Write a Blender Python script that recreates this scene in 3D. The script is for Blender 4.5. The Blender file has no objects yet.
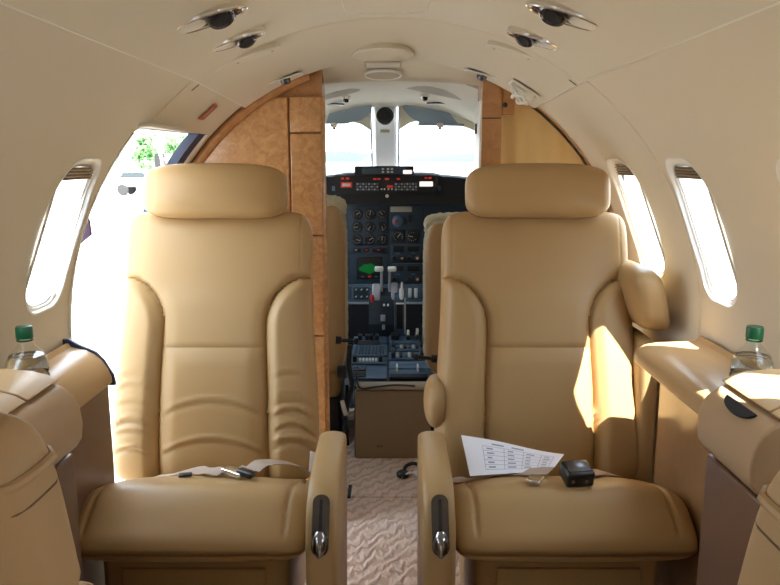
import bpy, bmesh, math, random
from mathutils import Vector, Matrix
from mathutils.bvhtree import BVHTree
random.seed(7)
PI = math.pi
SC = bpy.context.scene
COL = SC.collection

# ------------------------------------------------------------------ camera, world, sun, exposure
F = 740.0
PITCH = math.radians(10.15)
EYE = 1.15
cam_d = bpy.data.cameras.new('camera'); cam = bpy.data.objects.new('camera', cam_d); COL.objects.link(cam)
cam_d.sensor_width = 36; cam_d.lens = F / 780 * 36; cam_d.clip_start = .02; cam_d.clip_end = 3000
cam.location = (0, 0, EYE); cam.rotation_euler = (PI / 2 - PITCH, 0, 0)
SC.camera = cam

W = bpy.data.worlds.new('sky'); SC.world = W; W.use_nodes = True
nt = W.node_tree; nt.nodes.clear()
wo = nt.nodes.new('ShaderNodeOutputWorld'); bg = nt.nodes.new('ShaderNodeBackground')
tc = nt.nodes.new('ShaderNodeTexCoord'); sep = nt.nodes.new('ShaderNodeSeparateXYZ')
rmp = nt.nodes.new('ShaderNodeValToRGB')
rmp.color_ramp.elements[0].position = .0; rmp.color_ramp.elements[0].color = (.50, .51, .52, 1)
_e = rmp.color_ramp.elements.new(.30); _e.color = (.97, .985, 1, 1)
rmp.color_ramp.elements[1].position = .7; rmp.color_ramp.elements[1].color = (.62, .80, 1, 1)
nt.links.new(tc.outputs['Generated'], sep.inputs[0]); nt.links.new(sep.outputs['Z'], rmp.inputs[0])
nt.links.new(rmp.outputs[0], bg.inputs[0]); bg.inputs[1].default_value = 6.2
nt.links.new(bg.outputs[0], wo.inputs[0])

sun_d = bpy.data.lights.new('sun', 'SUN'); sun = bpy.data.objects.new('sun', sun_d); COL.objects.link(sun)
sun_d.energy = 22; sun_d.angle = math.radians(.6); sun_d.color = (1, .95, .86)
SUN_DIR = Vector((-.33, .48, -1.0)).normalized()
sun.rotation_euler = SUN_DIR.to_track_quat('-Z', 'Y').to_euler()

SC.view_settings.view_transform = 'Standard'; SC.view_settings.look = 'None'
SC.view_settings.gamma = 1; SC.view_settings.use_curve_mapping = False
SC.view_settings.exposure = .95
SC.cycles.max_bounces = 12; SC.cycles.diffuse_bounces = 8; SC.cycles.glossy_bounces = 4
SC.cycles.transmission_bounces = 8; SC.cycles.transparent_max_bounces = 16
SC.cycles.use_denoising = True
SC.cycles.caustics_reflective = False; SC.cycles.caustics_refractive = False
SC.cycles.sample_clamp_indirect = 12

# ------------------------------------------------------------------ survey helpers
CP, SP = math.cos(PITCH), math.sin(PITCH)
def ray(px, py):
    u = (px - 390) / F; v = (292.5 - py) / F
    return Vector((u, CP + v * SP, -SP + v * CP))
def at(px, py, Y):
    d = ray(px, py); t = Y / d.y
    return Vector((d.x * t, Y, EYE + d.z * t))
# cabin cross section: circle above its centre line, upright below
ZC = .73
JOINT = 1.74; BULK = 2.20
def RAD(Y):
    if Y <= JOINT: return .745
    return .745 - .030 * min(1, (Y - JOINT) / (BULK - JOINT))
def XW(Y, z):
    R = RAD(Y)
    if z <= ZC: return R
    return math.sqrt(max(0, R * R - (z - ZC) ** 2))
def on_shell(px, py):
    d = ray(px, py); lo, hi = .3, 3.0
    for _ in range(50):
        m = (lo + hi) / 2; p = d * m; z = EYE + p.z
        r = math.hypot(p.x, max(0, z - ZC))
        if r > RAD(p.y): hi = m
        else: lo = m
    p = d * lo
    return Vector((p.x, p.y, EYE + p.z))

# ------------------------------------------------------------------ materials
def mat(name, col, rough=.5, metal=0, spec=.5, bump=None, var=None, coat=0, emis=None, estr=0, trans=0, alpha=1):
    m = bpy.data.materials.new(name); m.use_nodes = True
    n = m.node_tree; b = n.nodes['Principled BSDF']
    b.inputs['Base Color'].default_value = (*col, 1); b.inputs['Roughness'].default_value = rough
    b.inputs['Metallic'].default_value = metal; b.inputs['Specular IOR Level'].default_value = spec
    if coat: b.inputs['Coat Weight'].default_value = coat; b.inputs['Coat Roughness'].default_value = .08
    if trans: b.inputs['Transmission Weight'].default_value = trans
    if emis: b.inputs['Emission Color'].default_value = (*emis, 1); b.inputs['Emission Strength'].default_value = estr
    t = n.nodes.new('ShaderNodeTexCoord')
    if bump:
        sc, st, dist = bump
        v = n.nodes.new('ShaderNodeTexNoise'); v.inputs['Scale'].default_value = sc; v.inputs['Detail'].default_value = 4
        bp = n.nodes.new('ShaderNodeBump'); bp.inputs['Strength'].default_value = st; bp.inputs['Distance'].default_value = dist
        n.links.new(t.outputs['Object'], v.inputs['Vector']); n.links.new(v.outputs['Fac'], bp.inputs['Height'])
        n.links.new(bp.outputs[0], b.inputs['Normal'])
    if var:
        sc, amt = var
        v = n.nodes.new('ShaderNodeTexNoise'); v.inputs['Scale'].default_value = sc; v.inputs['Detail'].default_value = 3
        r = n.nodes.new('ShaderNodeValToRGB')
        r.color_ramp.elements[0].position = .3; r.color_ramp.elements[1].position = .7
        r.color_ramp.elements[0].color = (*[c * (1 - amt) for c in col], 1)
        r.color_ramp.elements[1].color = (*[min(1, c * (1 + amt)) for c in col], 1)
        n.links.new(t.outputs['Object'], v.inputs['Vector']); n.links.new(v.outputs['Fac'], r.inputs[0])
        n.links.new(r.outputs[0], b.inputs['Base Color'])
    return m

def leather(name, col, rough=.42):
    m = mat(name, col, rough, spec=.35)
    n = m.node_tree; b = n.nodes['Principled BSDF']; t = n.nodes.new('ShaderNodeTexCoord')
    v = n.nodes.new('ShaderNodeTexVoronoi'); v.inputs['Scale'].default_value = 420
    nz = n.nodes.new('ShaderNodeTexNoise'); nz.inputs['Scale'].default_value = 7; nz.inputs['Detail'].default_value = 3
    ad = n.nodes.new('ShaderNodeMath'); ad.operation = 'MULTIPLY_ADD'; ad.inputs[1].default_value = .12
    bp = n.nodes.new('ShaderNodeBump'); bp.inputs['Strength'].default_value = .22; bp.inputs['Distance'].default_value = .004
    n.links.new(t.outputs['Object'], v.inputs['Vector']); n.links.new(t.outputs['Object'], nz.inputs['Vector'])
    n.links.new(v.outputs['Distance'], ad.inputs[0]); n.links.new(nz.outputs['Fac'], ad.inputs[2])
    n.links.new(ad.outputs[0], bp.inputs['Height']); n.links.new(bp.outputs[0], b.inputs['Normal'])
    return m

M = {}
M['leather'] = leather('tan_leather', (.405, .262, .118))
M['leather_aft'] = leather('tan_leather_aft', (.42, .285, .15), .55)
M['ledge'] = leather('ledge_leather', (.42, .27, .135), .3)
M['console'] = leather('console_leather', (.43, .30, .18), .38)
M['vinyl'] = mat('cream_vinyl', (.69, .63, .51), .6, bump=(300, .05, .002))
M['headliner'] = mat('cream_headliner', (.70, .65, .525), .65, bump=(300, .05, .002))
M['white'] = mat('white_plastic', (.82, .82, .80), .35)
M['offwhite'] = mat('offwhite_plastic', (.76, .74, .66), .5)
M['cockpit_liner'] = mat('cockpit_liner', (.80, .76, .62), .6)
M['beigepanel'] = mat('beige_insert', (.50, .46, .38), .7)
M['chrome'] = mat('chrome', (.8, .8, .82), .15, metal=1)
M['smoke_chrome'] = mat('smoked_chrome', (.32, .32, .35), .12, metal=1)
M['black'] = mat('black_plastic', (.015, .015, .017), .35)
M['matteblack'] = mat('matte_black', (.012, .012, .014), .8)
M['darkmetal'] = mat('dark_metal', (.10, .095, .10), .22, metal=.8)
M['bronze'] = mat('bronze_shade', (.25, .20, .14), .25, metal=.7)
M['panel'] = mat('instrument_panel', (.032, .052, .078), .5, var=(30, .12))
M['panel_lt'] = mat('instrument_panel_light', (.10, .155, .22), .45)
M['radio'] = mat('radio_face', (.065, .115, .18), .4)
M['dial'] = mat('dial_face', (.01, .012, .014), .3)
M['dialwhite'] = mat('dial_white', (.55, .55, .52), .5)
M['lever_white'] = mat('lever_white', (.85, .85, .85), .3)
M['orange'] = mat('orange_tip', (.75, .45, .28), .4)
M['redlamp'] = mat('red_lamp', (.4, .03, .03), .3, emis=(1, .05, .02), estr=.12)
M['greenscreen'] = mat('green_screen', (.0, .12, .02), .3, emis=(.0, .55, .08), estr=.06)
M['litlabel'] = mat('lit_label', (.7, .7, .7), .4, emis=(1, .85, .85), estr=.5)
M['red'] = mat('red_knob', (.55, .03, .04), .4)
M['placard'] = mat('red_placard', (.42, .10, .06), .5)
M['green_cap'] = mat('green_cap', (.0, .10, .035), .35)
M['wool'] = mat('sheepskin', (.66, .58, .42), .95, bump=(160, 1, .01))
M['curtain'] = mat('gold_curtain', (.80, .57, .26), .8, bump=(60, .15, .006))
M['belt'] = mat('belt_webbing', (.40, .31, .25), .65, bump=(500, .3, .002))
M['bluevisor'] = mat('blue_visor', (.34, .44, .57), .2, spec=.6)
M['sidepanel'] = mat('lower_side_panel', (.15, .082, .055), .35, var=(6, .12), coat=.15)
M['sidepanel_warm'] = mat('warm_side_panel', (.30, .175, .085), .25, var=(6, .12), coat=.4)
M['seal'] = mat('door_seal', (.03, .045, .10), .5)
M['purple'] = mat('strap_mauve', (.16, .10, .19), .7)
M['seam'] = mat('seam_dark', (.16, .10, .06), .8)
M['seatback_tan'] = mat('pilot_seat_tan', (.48, .30, .14), .5)
M['paper'] = mat('paper', (.80, .83, .92), .7)
M['ink'] = mat('paper_ink', (.35, .36, .48), .8)
M['peditan'] = mat('pedestal_tan', (.32, .235, .15), .6)
M['concrete'] = mat('apron', (.30, .29, .275), .8, var=(.2, .05))
M['hill'] = mat('hills', (.016, .042, .052), 1)
M['leaf'] = mat('leaves', (.16, .33, .12), .7, var=(1.5, .5))
M['bark'] = mat('bark', (.16, .11, .07), .9)
M['vanwhite'] = mat('van_white', (.75, .78, .80), .3)
M['rubber'] = mat('rubber', (.02, .02, .02), .8)
M['darkglass'] = mat('dark_glass', (.02, .03, .035), .1)
M['strutgrey'] = mat('strut_grey', (.42, .42, .47), .35)

def wood(name, c1, c2, sc=14, coat=.8):
    m = mat(name, c1, .28, coat=coat); n = m.node_tree; b = n.nodes['Principled BSDF']
    t = n.nodes.new('ShaderNodeTexCoord'); a = n.nodes.new('ShaderNodeTexNoise'); a.inputs['Scale'].default_value = sc
    a.inputs['Detail'].default_value = 8; a.inputs['Distortion'].default_value = 1.6
    s = n.nodes.new('ShaderNodeTexNoise'); s.inputs['Scale'].default_value = sc * 8; s.inputs['Detail'].default_value = 3
    mx = n.nodes.new('ShaderNodeMath'); mx.operation = 'MULTIPLY_ADD'; mx.inputs[1].default_value = .35
    r = n.nodes.new('ShaderNodeValToRGB'); r.color_ramp.elements[0].position = .42; r.color_ramp.elements[1].position = .85
    r.color_ramp.elements[0].color = (*c2, 1); r.color_ramp.elements[1].color = (*c1, 1)
    n.links.new(t.outputs['Object'], a.inputs['Vector']); n.links.new(t.outputs['Object'], s.inputs['Vector'])
    n.links.new(s.outputs['Fac'], mx.inputs[0]); n.links.new(a.outputs['Fac'], mx.inputs[2])
    n.links.new(mx.outputs[0], r.inputs[0]); n.links.new(r.outputs[0], b.inputs['Base Color'])
    return m
M['burl'] = wood('burl_wood', (.64, .36, .155), (.42, .21, .08), 34)
M['woodframe'] = wood('dark_wood_frame', (.52, .26, .10), (.36, .16, .055), 12)

def carpet_mat():
    m = mat('carpet', (.6, .45, .35), .95); n = m.node_tree; b = n.nodes['Principled BSDF']
    t = n.nodes.new('ShaderNodeTexCoord'); mp = n.nodes.new('ShaderNodeMapping')
    mp.inputs['Rotation'].default_value = (0, 0, math.radians(62)); mp.inputs['Scale'].default_value = (1, .5, 1)
    w = n.nodes.new('ShaderNodeTexWave'); w.inputs['Scale'].default_value = 12; w.inputs['Distortion'].default_value = 7
    w.inputs['Detail'].default_value = 2; w.inputs['Detail Scale'].default_value = 2.2
    s = n.nodes.new('ShaderNodeTexNoise'); s.inputs['Scale'].default_value = 500
    r = n.nodes.new('ShaderNodeValToRGB'); e = r.color_ramp.elements
    e[0].position = .0; e[0].color = (.58, .43, .34, 1); e[1].position = .5; e[1].color = (.78, .63, .53, 1)
    bp = n.nodes.new('ShaderNodeBump'); bp.inputs['Strength'].default_value = .5; bp.inputs['Distance'].default_value = .010
    bp2 = n.nodes.new('ShaderNodeBump'); bp2.inputs['Strength'].default_value = .5; bp2.inputs['Distance'].default_value = .003
    L = n.links.new
    L(t.outputs['Object'], mp.inputs[0]); L(mp.outputs[0], w.inputs['Vector']); L(t.outputs['Object'], s.inputs['Vector'])
    L(w.outputs['Fac'], r.inputs[0]); L(r.outputs[0], b.inputs['Base Color'])
    L(w.outputs['Fac'], bp.inputs['Height']); L(s.outputs['Fac'], bp2.inputs['Height']); L(bp.outputs[0], bp2.inputs['Normal'])
    L(bp2.outputs[0], b.inputs['Normal'])
    return m
M['carpet'] = carpet_mat()

def pane_mat(name, tint, refl):
    m = bpy.data.materials.new(name); m.use_nodes = True; n = m.node_tree; n.nodes.clear()
    o = n.nodes.new('ShaderNodeOutputMaterial'); tr = n.nodes.new('ShaderNodeBsdfTransparent'); gl = n.nodes.new('ShaderNodeBsdfGlossy')
    mx = n.nodes.new('ShaderNodeMixShader'); lw = n.nodes.new('ShaderNodeLayerWeight'); lw.inputs[0].default_value = .5
    pw = n.nodes.new('ShaderNodeMath'); pw.operation = 'POWER'; pw.inputs[1].default_value = 4
    fr = n.nodes.new('ShaderNodeMath'); fr.operation = 'MULTIPLY_ADD'; fr.inputs[1].default_value = .35; fr.inputs[2].default_value = .03
    n.links.new(lw.outputs['Facing'], pw.inputs[0]); n.links.new(pw.outputs[0], fr.inputs[0])
    tr.inputs[0].default_value = (*tint, 1); gl.inputs['Roughness'].default_value = .03; gl.inputs[0].default_value = (refl,) * 3 + (1,)
    n.links.new(fr.outputs[0], mx.inputs[0]); n.links.new(tr.outputs[0], mx.inputs[1]); n.links.new(gl.outputs[0], mx.inputs[2])
    n.links.new(mx.outputs[0], o.inputs[0]); return m
M['pane'] = pane_mat('window_acrylic', (.96, .97, .97), .6)
def glass_mat(name, col, ior, rough=.0):
    m = bpy.data.materials.new(name); m.use_nodes = True; n = m.node_tree; n.nodes.clear()
    o = n.nodes.new('ShaderNodeOutputMaterial'); g = n.nodes.new('ShaderNodeBsdfGlass')
    g.inputs['Color'].default_value = (*col, 1); g.inputs['IOR'].default_value = ior; g.inputs['Roughness'].default_value = rough
    n.links.new(g.outputs[0], o.inputs[0]); return m
M['water'] = glass_mat('bottled_water', (.93, .96, .97), 1.33)
M['pet'] = pane_mat('bottle_plastic', (.93, .95, .96), .9)

# ------------------------------------------------------------------ mesh helpers
def mesh_obj(name, verts, faces, m, parent=None, smooth=True, loc=None):
    me = bpy.data.meshes.new(name); me.from_pydata([tuple(v) for v in verts], [], faces); me.validate()
    bm = bmesh.new(); bm.from_mesh(me); bmesh.ops.recalc_face_normals(bm, faces=bm.faces); bm.to_mesh(me); bm.free()
    if m is not None: me.materials.append(m)
    if smooth:
        me.polygons.foreach_set('use_smooth', [True] * len(me.polygons))
    o = bpy.data.objects.new(name, me); COL.objects.link(o)
    if parent: o.parent = parent
    if loc is not None: o.location = loc
    return o
def tag(o, label=None, cat=None, group=None, kind=None):
    if label: o['label'] = label
    if cat: o['category'] = cat
    if group: o['group'] = group
    if kind: o['kind'] = kind
    return o
def thing(name, label, cat, loc=(0, 0, 0), group=None, rz=0):
    o = bpy.data.objects.new(name, None); COL.objects.link(o); o.location = loc; o.rotation_euler = (0, 0, rz)
    o.empty_display_size = .1
    return tag(o, label, cat, group)
def struct(o, label=None):
    o['kind'] = 'structure'
    if label: o['label'] = label
    return o

class MB:
    """collects shapes into one mesh"""
    def __init__(s): s.v = []; s.f = []
    def add(s, v, f):
        k = len(s.v); s.v += [Vector(p) for p in v]; s.f += [tuple(i + k for i in g) for g in f]; return s
    def box(s, c, d, bev=0, rot=None):
        bm = bmesh.new(); bmesh.ops.create_cube(bm, size=1)
        for v in bm.verts: v.co = Vector((v.co.x * d[0], v.co.y * d[1], v.co.z * d[2]))
        if bev: bmesh.ops.bevel(bm, geom=list(bm.edges), offset=min(bev, min(d) * .49), segments=3, profile=.5, affect='EDGES')
        R = rot or Matrix.Identity(3)
        bm.verts.ensure_lookup_table()
        s.add([R @ v.co + Vector(c) for v in bm.verts], [tuple(v.index for v in f.verts) for f in bm.faces]); bm.free(); return s
    def lathe(s, prof, c=(0, 0, 0), n=24, rot=None, caps=True):
        R = rot or Matrix.Identity(3); V = []; Fc = []
        for (r, z) in prof:
            for i in range(n):
                a = 2 * PI * i / n; V.append(R @ Vector((r * math.cos(a), r * math.sin(a), z)) + Vector(c))
        for j in range(len(prof) - 1):
            for i in range(n):
                Fc.append((j * n + i, j * n + (i + 1) % n, (j + 1) * n + (i + 1) % n, (j + 1) * n + i))
        if caps:
            Fc.append(tuple(range(n - 1, -1, -1))); k = (len(prof) - 1) * n; Fc.append(tuple(range(k, k + n)))
        return s.add(V, Fc)
    def tube(s, pts, r, n=8):
        pts = [Vector(p) for p in pts]; V = []; Fc = []
        rs = r if isinstance(r, (list, tuple)) else [r] * len(pts)
        up = Vector((0, 0, 1))
        for i, p in enumerate(pts):
            t = (pts[min(i + 1, len(pts) - 1)] - pts[max(i - 1, 0)]).normalized()
            a = t.cross(up)
            if a.length < .05: a = t.cross(Vector((1, 0, 0)))
            a.normalize(); b = t.cross(a).normalized()
            for k in range(n):
                w = 2 * PI * k / n; V.append(p + (a * math.cos(w) + b * math.sin(w)) * rs[i])
        for i in range(len(pts) - 1):
            for k in range(n): Fc.append((i * n + k, i * n + (k + 1) % n, (i + 1) * n + (k + 1) % n, (i + 1) * n + k))
        Fc.append(tuple(range(n))); Fc.append(tuple(range((len(pts) - 1) * n, len(pts) * n)))
        return s.add(V, Fc)
    def prism(s, outline, thick, frame):
        """outline: 2d pts, frame: (origin, ex, ey, en); from origin plane to +en*thick"""
        o, ex, ey, en = [Vector(a) for a in frame]; n = len(outline)
        V = [o + ex * a + ey * b for a, b in outline] + [o + ex * a + ey * b + en * thick for a, b in outline]
        Fc = [tuple(range(n)), tuple(range(2 * n - 1, n - 1, -1))] + [(i, (i + 1) % n, n + (i + 1) % n, n + i) for i in range(n)]
        return s.add(V, Fc)
    def loft(s, rings, close=True, caps=True):
        n = len(rings[0]); V = [p for r in rings for p in r]; Fc = []
        for j in range(len(rings) - 1):
            for i in range(n if close else n - 1):
                Fc.append((j * n + i, j * n + (i + 1) % n, (j + 1) * n + (i + 1) % n, (j + 1) * n + i))
        if caps: Fc.append(tuple(range(n))); Fc.append(tuple(range((len(rings) - 1) * n, len(rings) * n)))
        return s.add(V, Fc)
    def build(s, name, m, parent=None, smooth=True, loc=None):
        o = mesh_obj(name, s.v, s.f, m, parent, smooth, loc)
        if smooth:
            try: o.data.set_sharp_from_angle(angle=math.radians(38))
            except Exception: pass
        return o
def rrect(w, h, r, n=6):
    out = []
    for cx, cy, a0 in ((w / 2 - r, h / 2 - r, 0), (-w / 2 + r, h / 2 - r, 90), (-w / 2 + r, -h / 2 + r, 180), (w / 2 - r, -h / 2 + r, 270)):
        for i in range(n + 1):
            a = math.radians(a0 + 90 * i / n); out.append((cx + r * math.cos(a), cy + r * math.sin(a)))
    return out
def oval(w, h, n=32): return [(w / 2 * math.cos(2 * PI * i / n), h / 2 * math.sin(2 * PI * i / n)) for i in range(n)]
def rx(a): return Matrix.Rotation(a, 3, 'X')
def ry(a): return Matrix.Rotation(a, 3, 'Y')
TOY = rx(PI / 2)      # lathe axis z -> -y (towards the camera)

def puff(hw, hh, ht, m=6, n=4, N=40, M_=40, deform=None, regions=None):
    """closed padded slab in x/z, thickness along y (front = -y). returns {region:(verts,faces)}"""
    def samp(k): return [math.sin(PI / 2 * (2 * i / k - 1) * .97) / math.sin(PI / 2 * .97) for i in range(k + 1)]
    A = samp(N); B = samp(M_)
    V = []; idx = {}
    for side in (-1, 1):
        for j, b in enumerate(B):
            for i, a in enumerate(A):
                edge = i in (0, N) or j in (0, M_)
                if side == 1 and edge: idx[(1, i, j)] = idx[(-1, i, j)]; continue
                r = max(abs(a), abs(b))
                if r < 1e-6: x = z = 0
                else:
                    q = (abs(a) ** m + abs(b) ** m) ** (1 / m); x = a / q * r; z = b / q * r
                y = side * ht * max(0, 1 - r ** n) ** (1 / n)
                p = (x * hw, y, z * hh)
                if deform: p = deform(p[0], p[1], p[2], side)
                idx[(side, i, j)] = len(V); V.append(Vector(p))
    out = {}
    for side in (-1, 1):
        for j in range(M_):
            for i in range(N):
                f = (idx[(side, i, j)], idx[(side, i + 1, j)], idx[(side, i + 1, j + 1)], idx[(side, i, j + 1)])
                if side == 1: f = f[::-1]
                if regions:
                    cx = (A[i] + A[i + 1]) / 2; cz = (B[j] + B[j + 1]) / 2
                    r = max(abs(cx), abs(cz), 1e-6); q = (abs(cx) ** m + abs(cz) ** m) ** (1 / m)
                    key = regions(cx / q * r * hw, cz / q * r * hh, side)
                else: key = 'all'
                out.setdefault(key, []).append(f)
    res = {}
    for k, fs in out.items():
        mp = {}; vv = []; ff = []
        for f in fs:
            g = []
            for q in f:
                if q not in mp: mp[q] = len(vv); vv.append(V[q])
                g.append(mp[q])
            if len(set(g)) > 2: ff.append(tuple(g))
        res[k] = (vv, ff)
    return res
def raw(name, vf, m, parent=None, loc=None):
    me = bpy.data.meshes.new(name); me.from_pydata([tuple(v) for v in vf[0]], [], vf[1]); me.materials.append(m)
    me.polygons.foreach_set('use_smooth', [True] * len(me.polygons))
    o = bpy.data.objects.new(name, me); COL.objects.link(o)
    if parent: o.parent = parent
    if loc is not None: o.location = loc
    return o
def gs(d, w): return math.exp(-(d / w) ** 2)
def sm(e0, e1, x):
    t = min(1, max(0, (x - e0) / (e1 - e0))); return t * t * (3 - 2 * t)

# ------------------------------------------------------------------ cabin shell
RB = .716
YS = [-1.6, -1.2, -.8, -.4, 0, .4, .8, 1.2, 1.5, 1.730, 1.735, 1.739, 1.744, 1.75, 1.85, 2.0, 2.1, BULK - .001, BULK + .001, 2.335]
def rr_off(Y): return .005 if 1.734 < Y < 1.740 else 0
SEAM_A = math.atan2(1.33 - ZC, .442)
def wall_section(Y, s, t):
    R = RAD(Y) + rr_off(Y) + t + (.004 if Y > BULK else 0); out = []
    for i in range(25): a = SEAM_A * (1 - i / 24); out.append(Vector((s * R * math.cos(a), Y, ZC + R * math.sin(a))))
    out.append(Vector((s * R, Y, .4))); out.append(Vector((s * R, Y, -.02)))
    return out
def make_wall(s, name, holes):
    rings = []
    for Y in YS:
        a = wall_section(Y, s, 0); b = wall_section(Y, s, .018); rings.append(a + b[::-1])
    w = MB().loft(rings).build(name, M['vinyl'], smooth=False)
    cut = []
    for outl in holes:
        c = MB().prism(outl, 1.0, ((s * .15, 0, 0), (0, 1, 0), (0, 0, 1), (s, 0, 0))).build('cutter', None, smooth=False)
        md = w.modifiers.new('cut', 'BOOLEAN'); md.object = c; md.operation = 'DIFFERENCE'; md.solver = 'EXACT'; cut.append(c)
    dg = bpy.context.evaluated_depsgraph_get(); me = bpy.data.meshes.new_from_object(w.evaluated_get(dg))
    w.modifiers.clear(); w.data = me
    for c in cut: bpy.data.objects.remove(c)
    me.polygons.foreach_set('use_smooth', [True] * len(me.polygons)); me.set_sharp_from_angle(angle=math.radians(30))
    return struct(w)
WZ0, WZ1 = .836, 1.150
def win_outline(y0, y1, inset=0, n=7):
    w = y1 - y0 - 2 * inset; h = WZ1 - WZ0 - 2 * inset
    return [(a + (y0 + y1) / 2, b + (WZ0 + WZ1) / 2) for a, b in rrect(w, h, min(.06, w / 2.2), n)]
LEFT_W = [(-1.28, -1.11), (-.80, -.63), (-.30, -.13), (.20, .37), (.62, .79), (1.02, 1.19), (1.455, 1.635)]
RIGHT_W = [(-1.28, -1.11), (-.80, -.63), (-.30, -.13), (.24, .41), (.87, 1.035), (1.055, 1.225), (1.53, 1.71), (1.915, 2.085)]  # fifth opening is out of view, placed so sun lands on the console lid
# door opening traced on the wall: rear edge, header, forward edge
DOOR = [(1.675, .03), (1.675, 1.205), (1.695, 1.222), (2.165, 1.222), (2.165, .03)]
wl = make_wall(-1, 'wall_left', [win_outline(a, b) for a, b in LEFT_W] + [DOOR])
wr = make_wall(1, 'wall_right', [win_outline(a, b) for a, b in RIGHT_W])

rings = []
for Y in YS:
    R = (RAD(Y) - .012 + rr_off(Y) * .6) if Y < BULK else RB + .004; A0 = SEAM_A + .004
    a = [Vector((R * math.cos(A0 + (PI - 2 * A0) * i / 40), Y, ZC + R * math.sin(A0 + (PI - 2 * A0) * i / 40))) for i in range(41)]
    b = [Vector((p.x * (R + .05) / R, Y, ZC + (p.z - ZC) * (R + .05) / R)) for p in a]
    rings.append(a + b[::-1])
struct(MB().loft(rings).build('ceiling', M['headliner']))

for s_, nm in ((-1, 'trim_6'), (1, 'trim_7')):
    pts = [(s_ * (RAD(Y) - .008) * math.cos(SEAM_A + .005), Y, ZC + (RAD(Y) - .008) * math.sin(SEAM_A + .005)) for Y in YS if Y < BULK]
    struct(MB().tube(pts, .0045, 8).build(nm, M['offwhite']))
# window units
def ring_pts(s, y0, y1, off, inset):
    return [Vector((s * (XW(a, b) + off), a, b)) for a, b in win_outline(y0, y1, inset)]
wn = 0
for s, lst in ((-1, LEFT_W), (1, RIGHT_W)):
    for (y0, y1) in lst:
        wn += 1
        root = bpy.data.objects.new('window_%d' % wn, None); COL.objects.link(root); struct(root)
        lv = [(.004, -.005), (-.001, -.0045), (-.002, -.003), (-.001, 0), (.004, .002), (.006, .003), (.0065, .008), (.010, .009), (.0105, .013), (.019, .014)]
        MB().loft([ring_pts(s, y0, y1, o_, i_) for o_, i_ in lv], caps=False).build('frame', M['white'], root)
        pr = ring_pts(s, y0, y1, .014, .012); pr2 = ring_pts(s, y0, y1, .017, .012)
        MB().loft([pr, pr2]).build('pane', M['pane'], root)
        # pleated shade stowed at the head of the opening
        zz = WZ1 - .040; hw0 = (y1 - y0) / 2 - .012; rc = .048
        rgs = []
        for k in range(9):
            z = zz + (WZ1 - .014 - zz) * k / 8; o_ = .0045 + (.0035 if k % 2 else 0)
            q_ = max(0, z - (WZ1 - .012 - rc)); ww = hw0 - rc + math.sqrt(max(0, rc * rc - q_ * q_)); yc = (y0 + y1) / 2
            rgs.append([Vector((s * (XW(yc, z) + o_), yc - ww, z)), Vector((s * (XW(yc, z) + o_), yc + ww, z)),
                        Vector((s * (XW(yc, z) + o_ + .006), yc + ww, z)), Vector((s * (XW(yc, z) + o_ + .006), yc - ww, z))])
        if not (s > 0 and abs(y0 - .87) < .01): MB().loft(rgs).build('shade', M['bronze'], root, smooth=False)  # left off the unseen window so more sun reaches the console lid
        if s > 0 and abs(y0 - 1.055) < .01:     # part-lowered blind added to keep sun off the right seat cushion
            rgs = []
            for k in range(15):
                z = 1.03 + (zz - 1.03) * k / 14; o_ = .0045 + (.0035 if k % 2 else 0); yc = (y0 + y1) / 2
                rgs.append([Vector((s * (XW(yc, z) + a), yc + b * hw0, z)) for a, b in ((o_, -1), (o_, 1), (o_ + .005, 1), (o_ + .005, -1))])
            MB().loft(rgs).build('shade', M['white'], root, smooth=False)

# floor, aft bulkhead, cockpit floor
fl = MB().box((0, .40, -.025), (1.62, 3.99, .05)).build('floor', M['carpet'], smooth=False); struct(fl)
struct(MB().box((0, 2.86, -.020), (1.5, .93, .05), .004).build('floor', M['carpet'], smooth=False))
ab = []
for i in range(41): a = -.02 + (PI + .04) * i / 40; ab.append((.745 * math.cos(a), ZC + .745 * math.sin(a)))
ab = [(.745, -.05)] + ab + [(-.745, -.05)]
struct(MB().prism(ab, .05, ((0, -1.65, 0), (1, 0, 0), (0, 0, 1), (0, 1, 0))).build('wall_rear', M['vinyl'], smooth=False))

# forward bulkhead pieces --------------------------------------------------
def arc_pts(R, x0, x1, n=24):
    return [(x0 + (x1 - x0) * i / n, ZC + math.sqrt(max(0, R * R - (x0 + (x1 - x0) * i / n) ** 2))) for i in range(n + 1)]
RB = .716
FW = BULK + .012
XL = at(325, 300, FW).x; XR = at(478, 300, FW).x
# left cabinet: backing ring, burl panel, raised closet door
cab = thing('galley_cabinet', 'glossy burl wood cabinet filling the left side of the forward bulkhead', 'cabinet', (0, FW, 0))
def loc(outl, dz=0): return outl
o1 = [(-RB, 0.0)] + arc_pts(RB, -RB, XL) + [(XL, 0.0)]
MB().prism(o1, .10, ((0, .012, 0), (1, 0, 0), (0, 0, 1), (0, 1, 0))).build('carcass', M['woodframe'], cab, smooth=False)
xd = at(291.5, 200, FW).x; ztop = at(290, 97, FW).z
def cabtop(R, x0, x1, zcap):
    return [(x, min(z, zcap)) for x, z in arc_pts(R, x0, x1, 40)]
o2 = [(-RB + .03, 0.01)] + cabtop(RB - .028, -RB + .032, xd - .003, ztop) + [(xd - .003, 0.01)]
pb = MB().prism(o2, .016, ((0, -.006, 0), (1, 0, 0), (0, 0, 1), (0, 1, 0))).build('front_panel', M['burl'], cab, smooth=False)
md = pb.modifiers.new('b', 'BEVEL'); md.width = .006; md.segments = 3; md.limit_method = 'ANGLE'; md.angle_limit = .9
zl = at(305, 133, FW).z; zk = at(305, 235, FW).z; zd = at(305, 335, FW).z
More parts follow.
